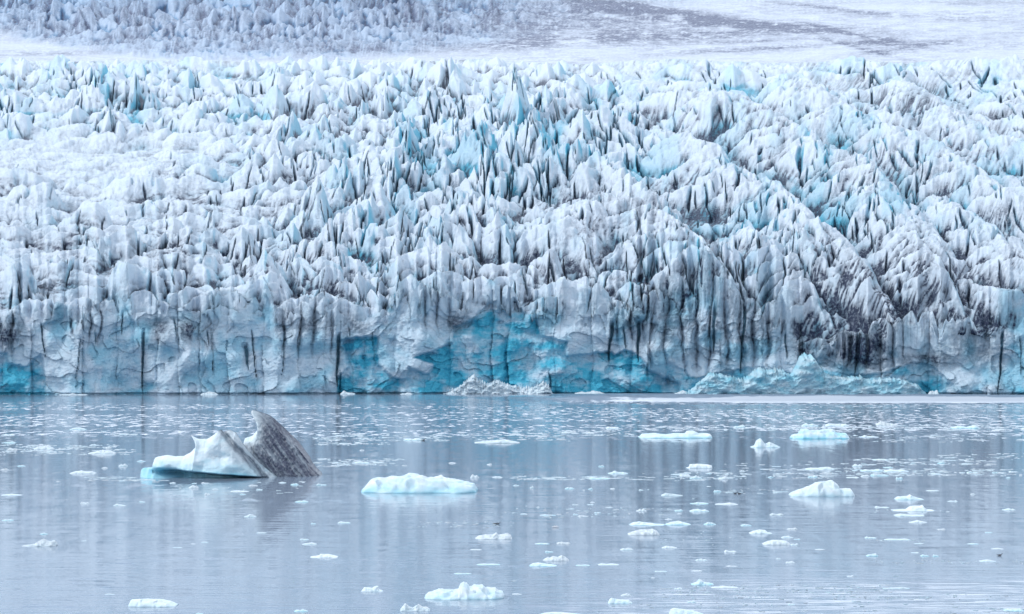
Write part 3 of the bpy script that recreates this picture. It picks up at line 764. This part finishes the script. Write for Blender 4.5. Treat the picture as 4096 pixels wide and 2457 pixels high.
big(T(1024, 1550, [(1000,1020),(1060,950),(1110,902),(1170,890),(1240,890),(1330,878),(1410,878),(1450,853),(1530,862),(1600,872),(1650,890),(1720,888),(1775,872),(1800,890),(1880,912),(1990,925),(2060,945),(2105,950),(2125,1022)]),
    1974, "iceberg", "long low turquoise iceberg lying right of the grey-finned iceberg", "iceberg", blue=0.36, rough=0.16)
big(T(3072, 1550, [(235,1055),(260,1030),(330,998),(380,985),(440,958),(500,925),(560,915),(650,905),(700,945),(706,985),(760,990),(825,988),(858,1050)]),
    1988, "iceberg", "smooth white wedge-shaped iceberg with a steep right shoulder and lower wings", "iceberg", blue=0.2, rough=0.07, dirt=0.1)
big(T(3072, 1550, [(245,495),(260,465),(330,450),(345,410),(400,408),(440,425),(500,425),(560,412),(650,412),(700,445),(780,448),(805,498)]),
    1757, "iceberg", "knobbly pale turquoise iceberg in the far ruffled water", "iceberg", blue=0.5, rough=0.1)
big(T(2048, 1550, [(1240,490),(1280,455),(1400,450),(1500,462),(1600,450),(1700,450),(1712,425),(1760,422),(1825,450),(1900,450),(1940,455),(1945,490)]),
    1754, "iceberg", "long thin flat iceberg with a small raised fin and teal waterline", "iceberg", blue=0.38, rough=0.08, dirt=.1)
big(T(2048, 1550, [(2315,580),(2360,565),(2375,520),(2410,500),(2440,530),(2460,550),(2500,534),(2540,550),(2600,580)]),
    1791, "iceberg", "small white two-peaked iceberg left of the knobbly turquoise one", "iceberg", blue=0.2)
big(T(1024, 2000, [(1625,958),(1660,925),(1720,905),(1750,885),(1790,892),(1840,900),(1900,897),(1950,893),(1965,840),(1995,818),(2030,830),(2055,865),(2110,848),(2180,850),(2210,872),(2270,875),(2310,870),(2345,900),(2385,905),(2395,960)]),
    2400, "iceberg", "lumpy white iceberg with a round knob in the middle at the water's near edge", "iceberg", blue=0.24, rough=0.2)
big(T(1024, 2000, [(1390,1070),(1420,1030),(1440,1012),(1470,1040),(1510,1055),(1550,1030),(1570,1020),(1600,1045),(1640,1045),(1680,1070)]),
    2446, "iceberg", "jagged two-humped white floe just below and left of the lumpy knobbed iceberg", "ice floe", blue=0.12, rough=0.25, dirt=.2)
big(T(0, 2000, [(1222,1038),(1240,970),(1300,965),(1390,958),(1440,965),(1520,965),(1600,985),(1650,1005),(1690,1030)]),
    2429, "iceberg", "smooth loaf-shaped white iceberg with blunt left end in the lower left corner", "iceberg", blue=0.16, rough=0.05)
big(T(0, 2000, [(200,452),(250,445),(315,438),(330,420),(390,393),(415,400),(430,412),(470,412),(505,402),(527,440)]),
    2187, "ice_floe", "craggy white floe with dirty underside and thin trailing left tip", "ice floe", blue=0.08, rough=0.3, dirt=.35)
big(T(1024, 2000, [(2118,380),(2150,352),(2230,345),(2290,345),(2320,325),(2340,348),(2390,340),(2430,330),(2460,350),(2474,380)]),
    2158, "ice_floe", "white lumpy floe with a small central spike above the knobbed iceberg", "ice floe", blue=0.06, rough=0.2, dirt=.25)
big(T(2048, 2000, [(1125,335),(1180,310),(1240,292),(1320,290),(1365,283),(1400,300),(1430,338)]),
    2142, "ice_floe", "smooth humped white floe with a dark reddish waterline", "ice floe", blue=0.06, rough=0.06, dirt=.35)
big(T(3072, 2000, [(-45,430),(0,405),(60,392),(130,392),(190,400),(225,432)]),
    2181, "ice_floe", "rounded white floe with grey waterline and a small lump on its right", "ice floe", blue=0.08, rough=0.08, dirt=.2)
big(T(3072, 1550, [(1220,1195),(1370,1190),(1400,1160),(1450,1152),(1500,1150),(1520,1143),(1530,1165),(1565,1192),(1620,1193)]),
    2046, "ice_floe", "arched white floe with a square notch standing right of the wedge-shaped iceberg", "ice floe", blue=0.12, rough=0.12)
big(T(3072, 1550, [(1240,1085),(1270,1060),(1370,1055),(1390,1038),(1410,1052),(1450,1068),(1515,1085)]),
    2000, "ice_floe", "low pale blue floe with a tiny knob behind the notched arched floe", "ice floe", blue=0.25, rough=0.1)
big(T(2048, 2000, [(930,1005),(950,965),(965,950),(1000,960),(1050,970),(1130,972),(1165,1000)]),
    2416, "ice_floe", "pale blue wedge floe peaked at its left end near the bottom edge", "ice floe", blue=0.25, rough=0.07)
big(T(2048, 2000, [(1735,822),(1790,800),(1815,768),(1840,780),(1860,800),(1950,815)]),
    2341, "ice_floe", "small pale floe with one pointed blue peak in the ruffled lower right water", "ice floe", blue=0.35, rough=0.1)
big(T(2048, 2000, [(300,590),(345,560),(370,570),(400,550),(440,562),(485,543),(520,560),(550,585)]),
    2245, "ice_floe", "bumpy white floe with four knobs lying above a smoother blue one", "ice floe", blue=0.05, rough=0.2, dirt=.2)
big(T(2048, 2000, [(170,645),(200,618),(250,608),(320,622),(400,632),(435,645)]),
    2267, "ice_floe", "smooth pale blue floe sloping right just below the four-knobbed one", "ice floe", blue=0.35, rough=0.06)
big(T(2048, 2000, [(1140,255),(1180,222),(1240,212),(1330,228),(1400,240),(1480,243)]),
    2103, "ice_floe", "pale wedge floe behind the humped floe with reddish waterline", "ice floe", blue=0.28, rough=0.08)
big(T(2048, 2000, [(1485,242),(1540,220),(1620,205),(1680,225),(1732,240)]),
    2101, "ice_floe", "low bluish mound floe second from left in the row of three", "ice floe", blue=0.32, rough=0.08)
big(T(2048, 2000, [(1525,1120),(1545,1060),(1580,1052),(1660,1062),(1760,1080),(1860,1120)]),
    2463, "ice_floe", "bluish floe with blunt left end cut off by the lower frame edge", "ice floe", blue=0.25, rough=0.06)
big(T(2048, 2000, [(260,1120),(330,1092),(430,1086),(560,1098),(700,1120)]),
    2464, "ice_floe", "flat pale floe barely showing along the very bottom edge", "ice floe", blue=0.25, rough=0.05)
big(T(1024, 2000, [(1015,888),(1040,850),(1090,852),(1120,855),(1135,840),(1175,835),(1180,870),(1225,885)]),
    2368, "ice_floe", "white floe with a tilted square block on its right end", "ice floe", blue=0.12, rough=0.08)
big(T(1024, 2000, [(520,555),(600,545),(615,525),(645,530),(690,528),(740,540),(785,557)]),
    2232, "ice_floe", "thin white floe with a small cube-like block, alone in open left water", "ice floe", blue=0.06, rough=0.1)
big(T(2048, 1550, [(1690,782),(1718,775),(1725,745),(1800,740),(1900,748),(1938,758),(1940,782)]),
    1874, "ice_floe", "thick flat-topped white slab floe with rounded corners", "ice floe", blue=0.1, rough=0.05)
big(T(3072, 2000, [(-45,328),(-20,315),(0,292),(20,296),(45,310)]) if False else T(2048, 2000, [(2300,325),(2340,305),(2400,290),(2450,295),(2480,315),(2520,328)]),
    2136, "ice_floe", "rounded pale floe right of the row of three low floes", "ice floe", blue=0.15, rough=0.1)

# ---- the grey-finned iceberg
def berg_slab(name, outline, v, thick, yoff, seed, attr, lean=None, nx=220, nz=90, parent=None, undercut=None, relief=None, mat=M_BERG, endw=0.12, jag=0.0):
    """ice mass from its crest line: each column a full cross-section, front and back"""
    X0, X1 = outline[0][0], outline[-1][0]
    d = HC * F / (v - HR)
    Xs = np.linspace(X0, X1, nx)
    top = np.interp(Xs, [p_[0] for p_ in outline], [v - p_[1] for p_ in outline]) / F * d
    top = top + 0.06 * fbm(Xs / 9, Xs * 0 + seed, 3) + jag * (np.abs(fbm(Xs / 11, Xs * 0 + seed, 3)) * 2 - .5)
    x = (Xs - CX) / F * d
    s = np.linspace(0, 1, nz)
    XX, S = np.meshgrid(x, s, indexing='ij')
    Z = -1.2 + (top[:, None] + 1.2) * S
    u = (Xs - X0) / (X1 - X0)
    endt = np.clip(np.minimum(u / 0.12, (1 - u) / endw), 0, 1) ** 0.5
    Th = thick(u)[:, None] * endt[:, None]
    prof = np.clip(1 - S ** 1.6, 0, 1) ** 0.75
    front = -Th * prof
    back = Th * 0.9 * prof
    PX = XX * F / d + CX; PV = v - Z / d * F
    if relief is not None: front = front + relief(PX, PV) * np.clip((1 - S) * 8, 0, 1)
    if undercut is not None: front = front + undercut(PX, PV) * np.clip((1 - S) * 8, 0, 1)
    back = back + 0.5 * fbm(PX / 40 + 5, PV / 30, 3) * np.clip((1 - S) * 8, 0, 1)
    XL = XX.copy()
    if lean is not None: XL = XL + lean(PX, PV) / F * d
    fr = np.stack([XL, front, Z], -1); bk = np.stack([XL, back, Z], -1)
    ring = np.concatenate([fr, bk[:, ::-1]], 1)
    co = ring.reshape(-1, 3)
    n2 = 2 * nz
    f = grid_faces(nx, n2, wrap=True)
    PXr = np.concatenate([PX, PX[:, ::-1]], 1).ravel(); PVr = np.concatenate([PV, PV[:, ::-1]], 1).ravel()
    bl, dt = attr(PXr, PVr)
    base = np.array([x.mean(), 0, 0])
    co = co - base
    o = mesh_obj(name, co, f, mat, {"blue": np.clip(bl, 0, 1), "dirt": np.clip(dt, 0, 1)}, parent=parent)
    return o, base, d

def build_finned():
    v = 1917
    body = T(0, 1550, [(1295,880),(1302,808),(1330,797),(1430,790),(1436,700),(1470,686),(1560,670),(1640,684),(1720,680),(1790,642),(1830,600),(1846,545),(1850,500),(1880,510),(1950,512),(2010,475),(2060,432),(2085,420),(2110,445),(2170,425),(2230,450),(2265,500),(2300,560),(2360,640),(2440,730),(2520,800),(2600,860),(2650,895)])
    body.insert(12, (1853 * .4139, 1550 + 468 * .4139))
    body.sort()
    fin = T(0, 1550, [(2270,520),(2300,508),(2340,495),(2380,440),(2396,380),(2400,300),(2404,250),(2420,236),(2474,258),(2530,290),(2600,350),(2680,425),(2760,500),(2825,565),(2880,640),(2930,705),(2955,765),(3000,820),(3045,862),(3060,895)])
    d = HC * F / (v - HR)
    def lean_b(PX, PV):
        w = np.exp(-((PX - 770) / 16) ** 2)
        return -30 * w * sst(1785, 1742, PV) ** 1.5
    def rel_b(PX, PV):
        r = 0.8 * fbm(PX / 110, PV / 70, 2) - 0.6 * ridged((PX + .9 * PV) / 150, (PV - .5 * PX) / 190, 2)
        r = r + 0.10 * fbm(PX / 26, PV / 18, 2)
        # the groove of ash
        g = np.exp(-((PX - (900 + (PV - 1765) * 0.98)) / 18) ** 2)
        r = r + 1.3 * g
        # hollow left ledge
        r = r + 1.8 * np.exp(-((PX - 640) / 70) ** 2 - ((PV - 1895) / 14) ** 2)
        return r
    def und_b(PX, PV):
        lim = 1880 + (PX - 650) * 0.085
        return 3.4 * sst(lim - 4, lim + 14, PV) * sst(600, 720, PX) * sst(1080, 1000, PX)
    def attr_b(PX, PV):
        lim = 1872 + (PX - 650) * 0.085
        bl = 0.10 + 0.2 * sst(0, .5, fbm(PX / 60, PV / 30, 3)) + 0.3 * sst(lim - 10, lim + 10, PV) * sst(1060, 1000, PX) + 0.25 * sst(1080, 960, PX) * sst(1840, 1880, PV)
        g = (PX - (884 + (PV - 1765) * 0.98))
        edge = fbm(PX / 25, PV / 25, 3) * 14
        dt = 0.95 * sst(-12, 8, g + edge) * sst(52, 26, g + edge) * (0.7 + .5 * fbm((PX - PV * .8) / 7, PV / 60, 3))
        dt = np.maximum(dt, 0.35 * sst(-70, 30, g) * sst(-.2, .6, ridged((PX - .8 * PV) / 24, PV / 200, 3)))
        dt = np.maximum(dt, 0.3 * np.exp(-((PX - 860) / 30) ** 2 - ((PV - 1755) / 22) ** 2))
        dt = np.maximum(dt, 0.5 * np.exp(-((PX - 850) / 22) ** 2 - ((PV - 1835) / 10) ** 2) * sst(-.2, .5, fbm(PX / 12, PV / 7, 3)))
        return bl, dt
    root = bpy.data.objects.new("iceberg", None); COL.objects.link(root)
    root.location = ((880 - CX) / F * d, d, 0)
    tag(root, "largest iceberg, white and undercut with a tall dark grey ash-streaked fin on its right", "iceberg")
    ob, base, _ = berg_slab("body", body, v, lambda u: 4.2 + 0 * u, 0, 3, attr_b, lean=lean_b, relief=rel_b, undercut=und_b, parent=root, endw=0.04)
    ob.location = (base[0] - root.location.x, 4.6, 0)
    ob["label"] = "white and pale blue left mass of the iceberg with a small horn"
    def rel_f(PX, PV):
        c = PX - .85 * PV
        return 0.5 * ridged(c / 34, (PV + .8 * PX) / 400, 3) + 0.2 * fbm(PX / 16, PV / 16, 3) + (PV - 1650) / 260 * -2.2
    def attr_f(PX, PV):
        c = PX - .72 * PV + 12 * fbm(PX / 60, PV / 60, 2)
        st = ridged(c / 26, (PV + .8 * PX) / 260, 4, .6)
        clean = sst(1035, 985, PX + 10 * fbm(PX / 20, PV / 20, 2)) * sst(1800, 1770, PV)
        st2 = ridged(c / 9, (PV + .8 * PX) / 160, 3, .6)
        dt = (0.62 + 0.28 * sst(-.3, .8, st) + .16 * sst(-.2, .8, st2) - .3 * sst(.1, .5, fbm(c / 60, PV / 200, 2))) * (1 - clean * .9)
        dt = dt * (0.75 + .25 * sst(1040, 1130, PX + .2 * PV - 300)) 
        return 0.12 + 0 * PX, dt
    def lean_f(PX, PV):
        return -26 * sst(1720, 1655, PV) ** 1.3 * sst(1060, 1000, PX) + 10 * sst(1650, 1750, PV) * sst(1800, 1720, PV) * sst(1010, 990, PX)
    of, base2, _ = berg_slab("fin", fin, v - 2, lambda u: 3.2 + 0 * u, 0, 5, attr_f, lean=lean_f, relief=rel_f, parent=root)
    of.location = (base2[0] - root.location.x, 9.4, 0)
    of["label"] = "dark grey ash-streaked fin leaning up to a hooked tip"
    BIG.append((538, 1258, v, 265))
build_finned()

# ---- small floating pieces: x0, x1, v, h (photo columns of the ends, row of the waterline, height)
SMALL = """275 342 1720 12;0 56 1742 6;4 60 1773 8;132 211 1798 20;25 66 1802 12;348 457 1816 18;360 385 1782 6;422 440 1796 10;472 508 1866 13;405 430 1874 6;275 379 1896 15;546 580 1847 7;66 100 1866 6;0 31 1881 8
677 702 1934 6;753 793 1953 14;765 786 1935 4;803 836 1934 5;817 840 1980 9;848 873 1960 6;919 993 1968 6;958 983 1979 5;993 1030 1945 7;0 83 1983 8;319 356 2016 9;451 500 2024 10;554 580 2010 8;4 51 2084 8;975 1024 2069 14
1159 1173 1771 10;1612 1695 1763 12;1897 2080 1774 18;1438 1457 1803 5;1310 1322 1840 7;1409 1477 1854 9;1794 1825 1854 5;1947 1968 1860 7;1881 1916 1912 17;1113 1145 1933 6;1161 1194 1941 9;1262 1307 1942 9;1024 1050 1961 7
1179 1232 2010 10;1243 1263 2097 7;1349 1401 2094 9;1670 1719 1913 5;1798 1823 1917 5;1968 2011 1911 6;2423 2480 1716 10;2340 2371 1733 5;2936 2984 1711 14;2394 2418 1868 9;2433 2513 1896 14;2356 2441 1917 9;2760 2810 1915 14;2718 2762 1905 9;2872 2915 1918 14
2826 2847 1896 6;2958 2983 1887 6;2052 2077 1944 6;2119 2136 1953 11;2259 2297 1957 10;2352 2372 1958 8;2331 2340 1963 5;2440 2461 1957 6;2555 2575 1962 6;2589 2597 1960 4;2646 2733 1985 13;2855 2886 1968 9;2762 2836 2017 9;2863 2954 2020 10;2545 2587 2046 14
2760 2838 2048 13;2698 2733 2045 8;2708 2727 2057 5;2360 2380 2011 4;2288 2315 2021 4;2274 2298 2037 3;2348 2375 2020 4;2160 2224 2063 5;2292 2311 2060 7;2313 2354 2067 5;2377 2404 2053 5;3208 3275 1706 16;3304 3403 1706 14;3509 3593 1703 20;3811 3925 1715 16;4088 4130 1718 12
3440 3519 1750 10;3492 3556 1841 6;3411 3451 1867 13;3225 3341 1880 14;3072 3095 1911 7;3233 3273 1910 8;3486 3560 1905 13;3445 3480 1907 9;3387 3438 1912 5;3585 3613 1917 12;3534 3575 1872 6;3445 3536 1886 12;3540 3639 1888 12;3751 3780 1855 12;3867 3892 1892 8
3970 3997 1892 7;4036 4074 1889 5;4026 4043 1913 6;3707 3760 1965 5;3792 3833 2007 6;3883 3902 1979 6;3502 3560 2032 8;3583 3703 2066 12;4012 4065 2042 10;3080 3136 2062 10;3639 3711 2092 12;157 190 2138 7;325 346 2165 5;689 729 2192 3;803 832 2171 4
762 782 2177 3;418 457 2379 4;782 811 2456 5;1024 1065 2134 6;1198 1235 2161 8;1207 1266 2180 11;1881 1926 2201 5;1906 2001 2261 7;1815 1887 2297 5;1175 1231 2448 12;2816 2865 2100 13;2963 3008 2104 8;2226 2282 2177 10;2139 2199 2178 6;2180 2214 2210 8
2648 2710 2194 11;2481 2534 2202 12;2897 2947 2210 12;2783 2830 2244 10;2303 2361 2264 6;2392 2478 2262 9;2905 2952 2267 5;2619 2669 2288 5;2766 2810 2286 5;2605 2621 2313 5;2847 2954 2353 10;2698 2731 2358 9;2483 2526 2385 13;2748 2785 2411 10;2048 2087 2379 5
3149 3192 2119 9;3126 3175 2152 9;3176 3203 2159 5;3163 3196 2182 10;3461 3507 2154 10;3540 3643 2161 7;3658 3697 2176 4;3871 3918 2178 5;3968 4016 2198 6;3751 3784 2120 6;3942 3972 2132 5;3467 3515 2226 13;3683 3718 2226 9;3732 3757 2227 10;3645 3678 2213 4
3144 3182 2253 9;3921 3987 2248 10;3389 3416 2308 7;3531 3643 2356 8;3151 3180 2420 6;4020 4100 2446 12;3105 3125 2237 6;3260 3300 2200 4;2145 2160 2030 4;2080 2110 2058 4;2421 2451 2031 4;2660 2690 2079 5"""  # broad piece before the notched arched floe stands in for its reflection
LAND = [(880, 1850, "the grey-finned iceberg"), (1674, 1960, "the long turquoise iceberg"), (3300, 1960, "the wedge-shaped iceberg"), (3290, 1745, "the knobbly turquoise iceberg"),
        (2712, 1745, "the long thin flat iceberg"), (3066, 1775, "the two-peaked iceberg"), (1857, 2385, "the lumpy knobbed iceberg"), (600, 2415, "the loaf-shaped iceberg"), (160, 2175, "the craggy floe with trailing tip"),
        (1973, 2148, "the lumpy floe with central spike"), (2578, 2130, "the humped floe with reddish waterline"), (3110, 2172, "the rounded floe with grey waterline"), (3648, 2035, "the notched arched floe"),
        (2482, 2405, "the left-peaked wedge floe"), (2810, 2330, "the floe with one blue peak"), (2224, 2235, "the four-knobbed floe"), (2805, 1865, "the thick flat-topped slab"), (1487, 2357, "the floe with a tilted block"),
        (1295, 2225, "the floe with a cube-like block"), (3050, 2130, "the rounded pale floe")]
items = [tuple(float(q) for q in s_.split()) for ln in SMALL.split("\n") for s_ in ln.split(";") if s_.strip()]
labels = {}
rows_ = []
for i, (x0, x1, v, h) in enumerate(items):
    w = x1 - x0
    size = "tiny" if w < 27 else "small" if w < 50 else "medium" if w < 90 else "broad"
    shape = "flat" if h / w < 0.12 else "low" if h / w < 0.2 else "humped" if h / w < 0.33 else "chunky"
    xc = (x0 + x1) / 2
    lx, lv, ln_ = min(LAND, key=lambda q: ((q[0] - xc) / 1.0) ** 2 + ((q[1] - v) * 2.2) ** 2)
    dxp, dvp = xc - lx, (v - lv)
    if abs(dvp) * 2.2 > abs(dxp): rel = "in front of" if dvp > 0 else "behind"
    else: rel = "right of" if dxp > 0 else "left of"
    dist = math.hypot(dxp, dvp * 2.2)
    far_ = "just " if dist < 170 else "" if dist < 450 else "far "
    side = ""
    if rel in ("in front of", "behind") and abs(dxp) > 60: side = ", towards its " + ("right" if dxp > 0 else "left")
    if rel in ("right of", "left of") and abs(dvp) > 14: side = ", slightly " + ("nearer" if dvp > 0 else "farther off")
    rows_.append([i, f"{size} {shape} white ice piece {far_}{rel} {ln_}{side}"])
from collections import defaultdict
def short(l):
    for a_, b_ in ((" slightly", ""), ("white ", ""), ("just ", ""), ("far ", ""), ("the ", "")):
        if len(l.split()) <= 16: break
        l = l.replace(a_, b_)
    return l
grp = defaultdict(list)
for i, l in rows_: grp[l].append(i)
ORD = ["leftmost", "second from left", "third from left", "fourth from left", "fifth from left", "sixth from left", "seventh from left"]
for l, ids in grp.items():
    ids.sort(key=lambda k: items[k][0])
    for j, k in enumerate(ids):
        labels[k] = l if len(ids) == 1 else l.replace(" white ice piece", " ice piece").replace(", towards its ", " on its ") + f", {ORD[j]}"
for i, (x0, x1, v, h) in enumerate(items):
    dk = 0.3 if i % 9 == 4 else 0.0
    o = place_floe(x0, x1, v, h, seed=100 + i, name="ice_floe" if x1 - x0 > 50 else "ice_chunk", blue=random.choice([.1, .2, .3, .45]), rough=0.2, dirt=dk)
    tag(o, short(labels[i]), "ice floe" if x1 - x0 > 50 else "ice chunk", "small ice pieces drifting on the lake")

print("floes", len(items) + len(BIG))

# ------------------------------------------------------------------ slush: bands of ice crumbs, some standing in for wind glitter
def build_brash():
    r = np.random.RandomState(5)
    bands = [(450, 860, 1722, 1745, 260), (-60, 560, 1778, 1822, 900), (560, 800, 1805, 1822, 200), (1020, 1560, 1735, 1782, 1100), (1560, 2300, 1738, 1765, 600), (2050, 2560, 1722, 1745, 500),
             (1200, 1620, 1835, 1868, 520), (330, 680, 1908, 1925, 260), (2050, 2440, 1905, 1920, 350), (2440, 2700, 1905, 1920, 120), (2700, 3000, 1890, 1925, 320), (3060, 3360, 1870, 1915, 420),
             (3380, 4096, 1875, 1905, 700), (3420, 3980, 1835, 1862, 400), (3750, 4150, 1815, 1840, 160), (2600, 3200, 1705, 1722, 260), (3050, 4150, 1698, 1722, 700), (3150, 4150, 1735, 1770, 420), (2900, 3250, 1955, 1975, 140),
             (1640, 2060, 2085, 2112, 150), (1950, 2700, 2025, 2075, 260), (2600, 3000, 2120, 2180, 60), (3450, 4100, 2240, 2256, 120), (2650, 3600, 2340, 2375, 500), (2500, 4100, 2378, 2400, 350),
             (2300, 4100, 2405, 2470, 260), (3900, 4150, 2432, 2465, 160), (0, 4096, 1700, 1740, 60), (0, 4096, 1840, 2000, 60), (0, 4096, 2000, 2460, 40), (2850, 3500, 1850, 1900, 120), (620, 1300, 1925, 1975, 60), (3500, 3800, 2040, 2050, 60), (3480, 3700, 2155, 2166, 80)]
    co, fa, bl, dt = [], [], [], []
    for x0, x1, v0, v1, n in bands:
        for _ in range(int(n * .8)):
            v = r.uniform(v0, v1); g = r.uniform(0, 1)
            X = x0 + (x1 - x0) * r.beta(1.3, 1.3)
            if perlin(np.array([X / 90.]), np.array([v / 7.]))[0] < -.12: continue
            if 540 < X < 1260 and 1640 < v < 1917: continue
            x, d = wpt(X, v)
            slush = r.uniform() < .5
            w = ((10 + 46 * g ** 2) if slush else (2.0 + 9 * g ** 4)) * d / F * 0.5
            dp = r.uniform(.22, .8) * d * d / (HC * F) if slush else w * r.uniform(.6, 1.3)
            hh = 0.035 if slush else w * r.uniform(.12, .4)
            if slush and v > 2010: w *= .6; dp *= .8
            k = r.randint(6, 11); an = np.sort(r.uniform(0, 2 * np.pi, k)); b = len(co)
            for a_ in an: co.append((x + w * math.cos(a_), d + dp * math.sin(a_), -0.03))
            for a_ in an: co.append((x + .75 * w * math.cos(a_), d + .75 * dp * math.sin(a_), hh * r.uniform(.8, 1.2)))
            for j in range(k):
                j2 = (j + 1) % k
                fa.append((b + j, b + j2, b + k + j2, b + k + j))
            fa.append(tuple(range(b + k, b + 2 * k)))
            bl += [r.uniform(.05, .35)] * (2 * k); dt += [r.uniform(0, .3 if slush else .12)] * (2 * k)
    me = bpy.data.meshes.new("brash_ice"); me.from_pydata(co, [], fa)
    for an_, av in (("blue", bl), ("dirt", dt)):
        at = me.attributes.new(an_, 'FLOAT', 'POINT'); at.data.foreach_set("value", np.array(av, np.float32))
    me.materials.append(M_FLOE)
    o = bpy.data.objects.new("brash_ice", me); COL.objects.link(o)
    tag(o, "thin bands of white ice crumbs and slush drifting on the lake", "brash ice", kind="stuff")
build_brash()

# ------------------------------------------------------------------ fallen ice at the foot of the cliff
def rubble(pts, label, yoff, seed, blue, rough, thick):
    v = HR + HC * F / (float(np.interp(np.mean([p_[0] for p_ in pts]), XC0, D0)) - yoff)
    def rel(PX, PV):
        q = 1.5 * ridged(PX / 55 + seed, PV / 38 + .01 * PX, 3) + .6 * rough * fbm(PX / 14, PV / 10, 3) + 2.6 * fbm(PX / 60 + seed, PV / 30, 3) + (PV - v) / 90 * 5.0 * -1
        return -0.8 * q
    def att(PX, PV):
        return blue * (0.8 + 0.9 * fbm(PX / 60 + seed, PV / 25, 4)) + .1 * ridged(PX / 20, PV / 16, 2), 0.05 * sst(.2, .7, fbm(PX / 50 + 5, PV / 20, 3))
    o, base, d = berg_slab("ice_rubble_mound", pts, v, lambda u: thick + 0 * u, 0, seed, att, nx=300, nz=60, relief=rel, mat=M_RUBBLE, jag=1.3)
    o.location = (base[0], d, 0)
    tag(o, label, "ice mound")
KR = 1400 / 2473
rubble([(2696 + a * KR, 800 + b * KR) for a, b in [(70,1375),(150,1300),(250,1215),(330,1225),(480,1262),(560,1200),(605,1172),(640,1192),(740,1185),(820,1225),(850,1170),(890,1095),(920,1070),(945,1085),(965,1075),(1000,1130),(1050,1195),(1100,1232),(1250,1248),(1310,1240),(1400,1262),(1500,1240),(1580,1250),(1700,1290),(1800,1375)]],
       "long turquoise mound of collapsed ice with a sharp peak at the cliff foot", 6, 41, .6, 1.2, 5.0)
rubble([(1350 + a * KR, 800 + b * KR) for a, b in [(740,1372),(800,1340),(860,1310),(920,1262),(958,1222),(1000,1265),(1050,1290),(1095,1278),(1130,1262),(1190,1290),(1250,1305),(1330,1320),(1400,1310),(1450,1282),(1490,1300),(1530,1372)]],
       "white heap of crushed ice under the big turquoise scar in the cliff", 5, 43, .12, 3.0, 5.0)
for i, (x0, x1, h, lb) in enumerate([(3716, 3758, 20, "small white ice block at the cliff foot, right of the teal dome"), (230, 345, 9, "low white ice shelf at the cliff foot, left end of the lake"),
        (800, 870, 14, "white ice block at the cliff foot behind the grey-finned iceberg's left side"), (1360, 1420, 16, "white ice block beside the dark crack of the cliff foot"),
        (2300, 2420, 14, "pale ice block at the cliff foot right of the white heap"), (2700, 2760, 16, "pale ice block at the left end of the turquoise mound"), (1600, 1650, 8, "low pale ice block at the cliff foot left of the white heap")]):
    v = HR + HC * F / (float(np.interp((x0 + x1) / 2, XC0, D0)) - 7)
    o = place_floe(x0, x1, v, h, seed=500 + i, name="ice_block", blue=0.12, rough=0.25)
    tag(o, lb, "ice block")

# ------------------------------------------------------------------ birds
def bird(X, v, size, dark, label, z=0.0, head=1):
    m = bpy.data.materials.get("bird_dark" if dark else "bird_white")
    if m is None:
        m = bpy.data.materials.new("bird_dark" if dark else "bird_white"); m.use_nodes = True
        m.node_tree.nodes["Principled BSDF"].inputs['Base Color'].default_value = (0.03, 0.03, 0.035, 1) if dark else (0.75, 0.76, 0.78, 1)
    # centre line: tail, rump, back, breast, neck, crown, bill
    path = [(-.5, .16, .01, .03), (-.36, .14, .06, .05), (-.15, .12, .12, .10), (.1, .12, .13, .11), (.25, .16, .09, .09), (.3, .27, .05, .055), (.34, .36, .055, .06), (.41, .37, .035, .04), (.47, .36, .012, .012), (.53, .355, .003, .003)]
    co, n = [], 10
    for x, zz, ry, rz in path:
        for j in range(n):
            a = 2 * math.pi * j / n
            co.append((head * x * size, ry * size * math.cos(a), (zz + rz * math.sin(a)) * size))
    o = mesh_obj("bird", co, grid_faces(len(path), n, wrap=True), m)
    wx, d = wpt(X, v); o.location = (wx, d, z)
    tag(o, label, "bird")
bird(2942, 1976, .55, True, "dark bird swimming on open water left of the wedge-shaped iceberg, left of a pair")
bird(2957, 1977, .55, True, "dark bird swimming just behind its partner, right of a pair", head=-1)
bird(1981, 2098, .5, True, "dark bird on the water above the spiked floe, left of a pair")
bird(1992, 2098, .5, True, "dark bird on the water above the spiked floe, right of a pair")
bird(2217, 2111, .5, False, "white gull floating left of the pale wedge floe, left of a pair")
bird(2225, 2111, .5, False, "white gull floating left of the pale wedge floe, right of a pair", head=-1)
bird(3479, 1746, .9, True, "dark bird resting beside a flat floe in the far right water")
bird(1694, 1763, .9, True, "dark bird at the end of a low floe in the far water")
bird(3999, 2224, .5, True, "single dark bird on the grey water near the right edge")
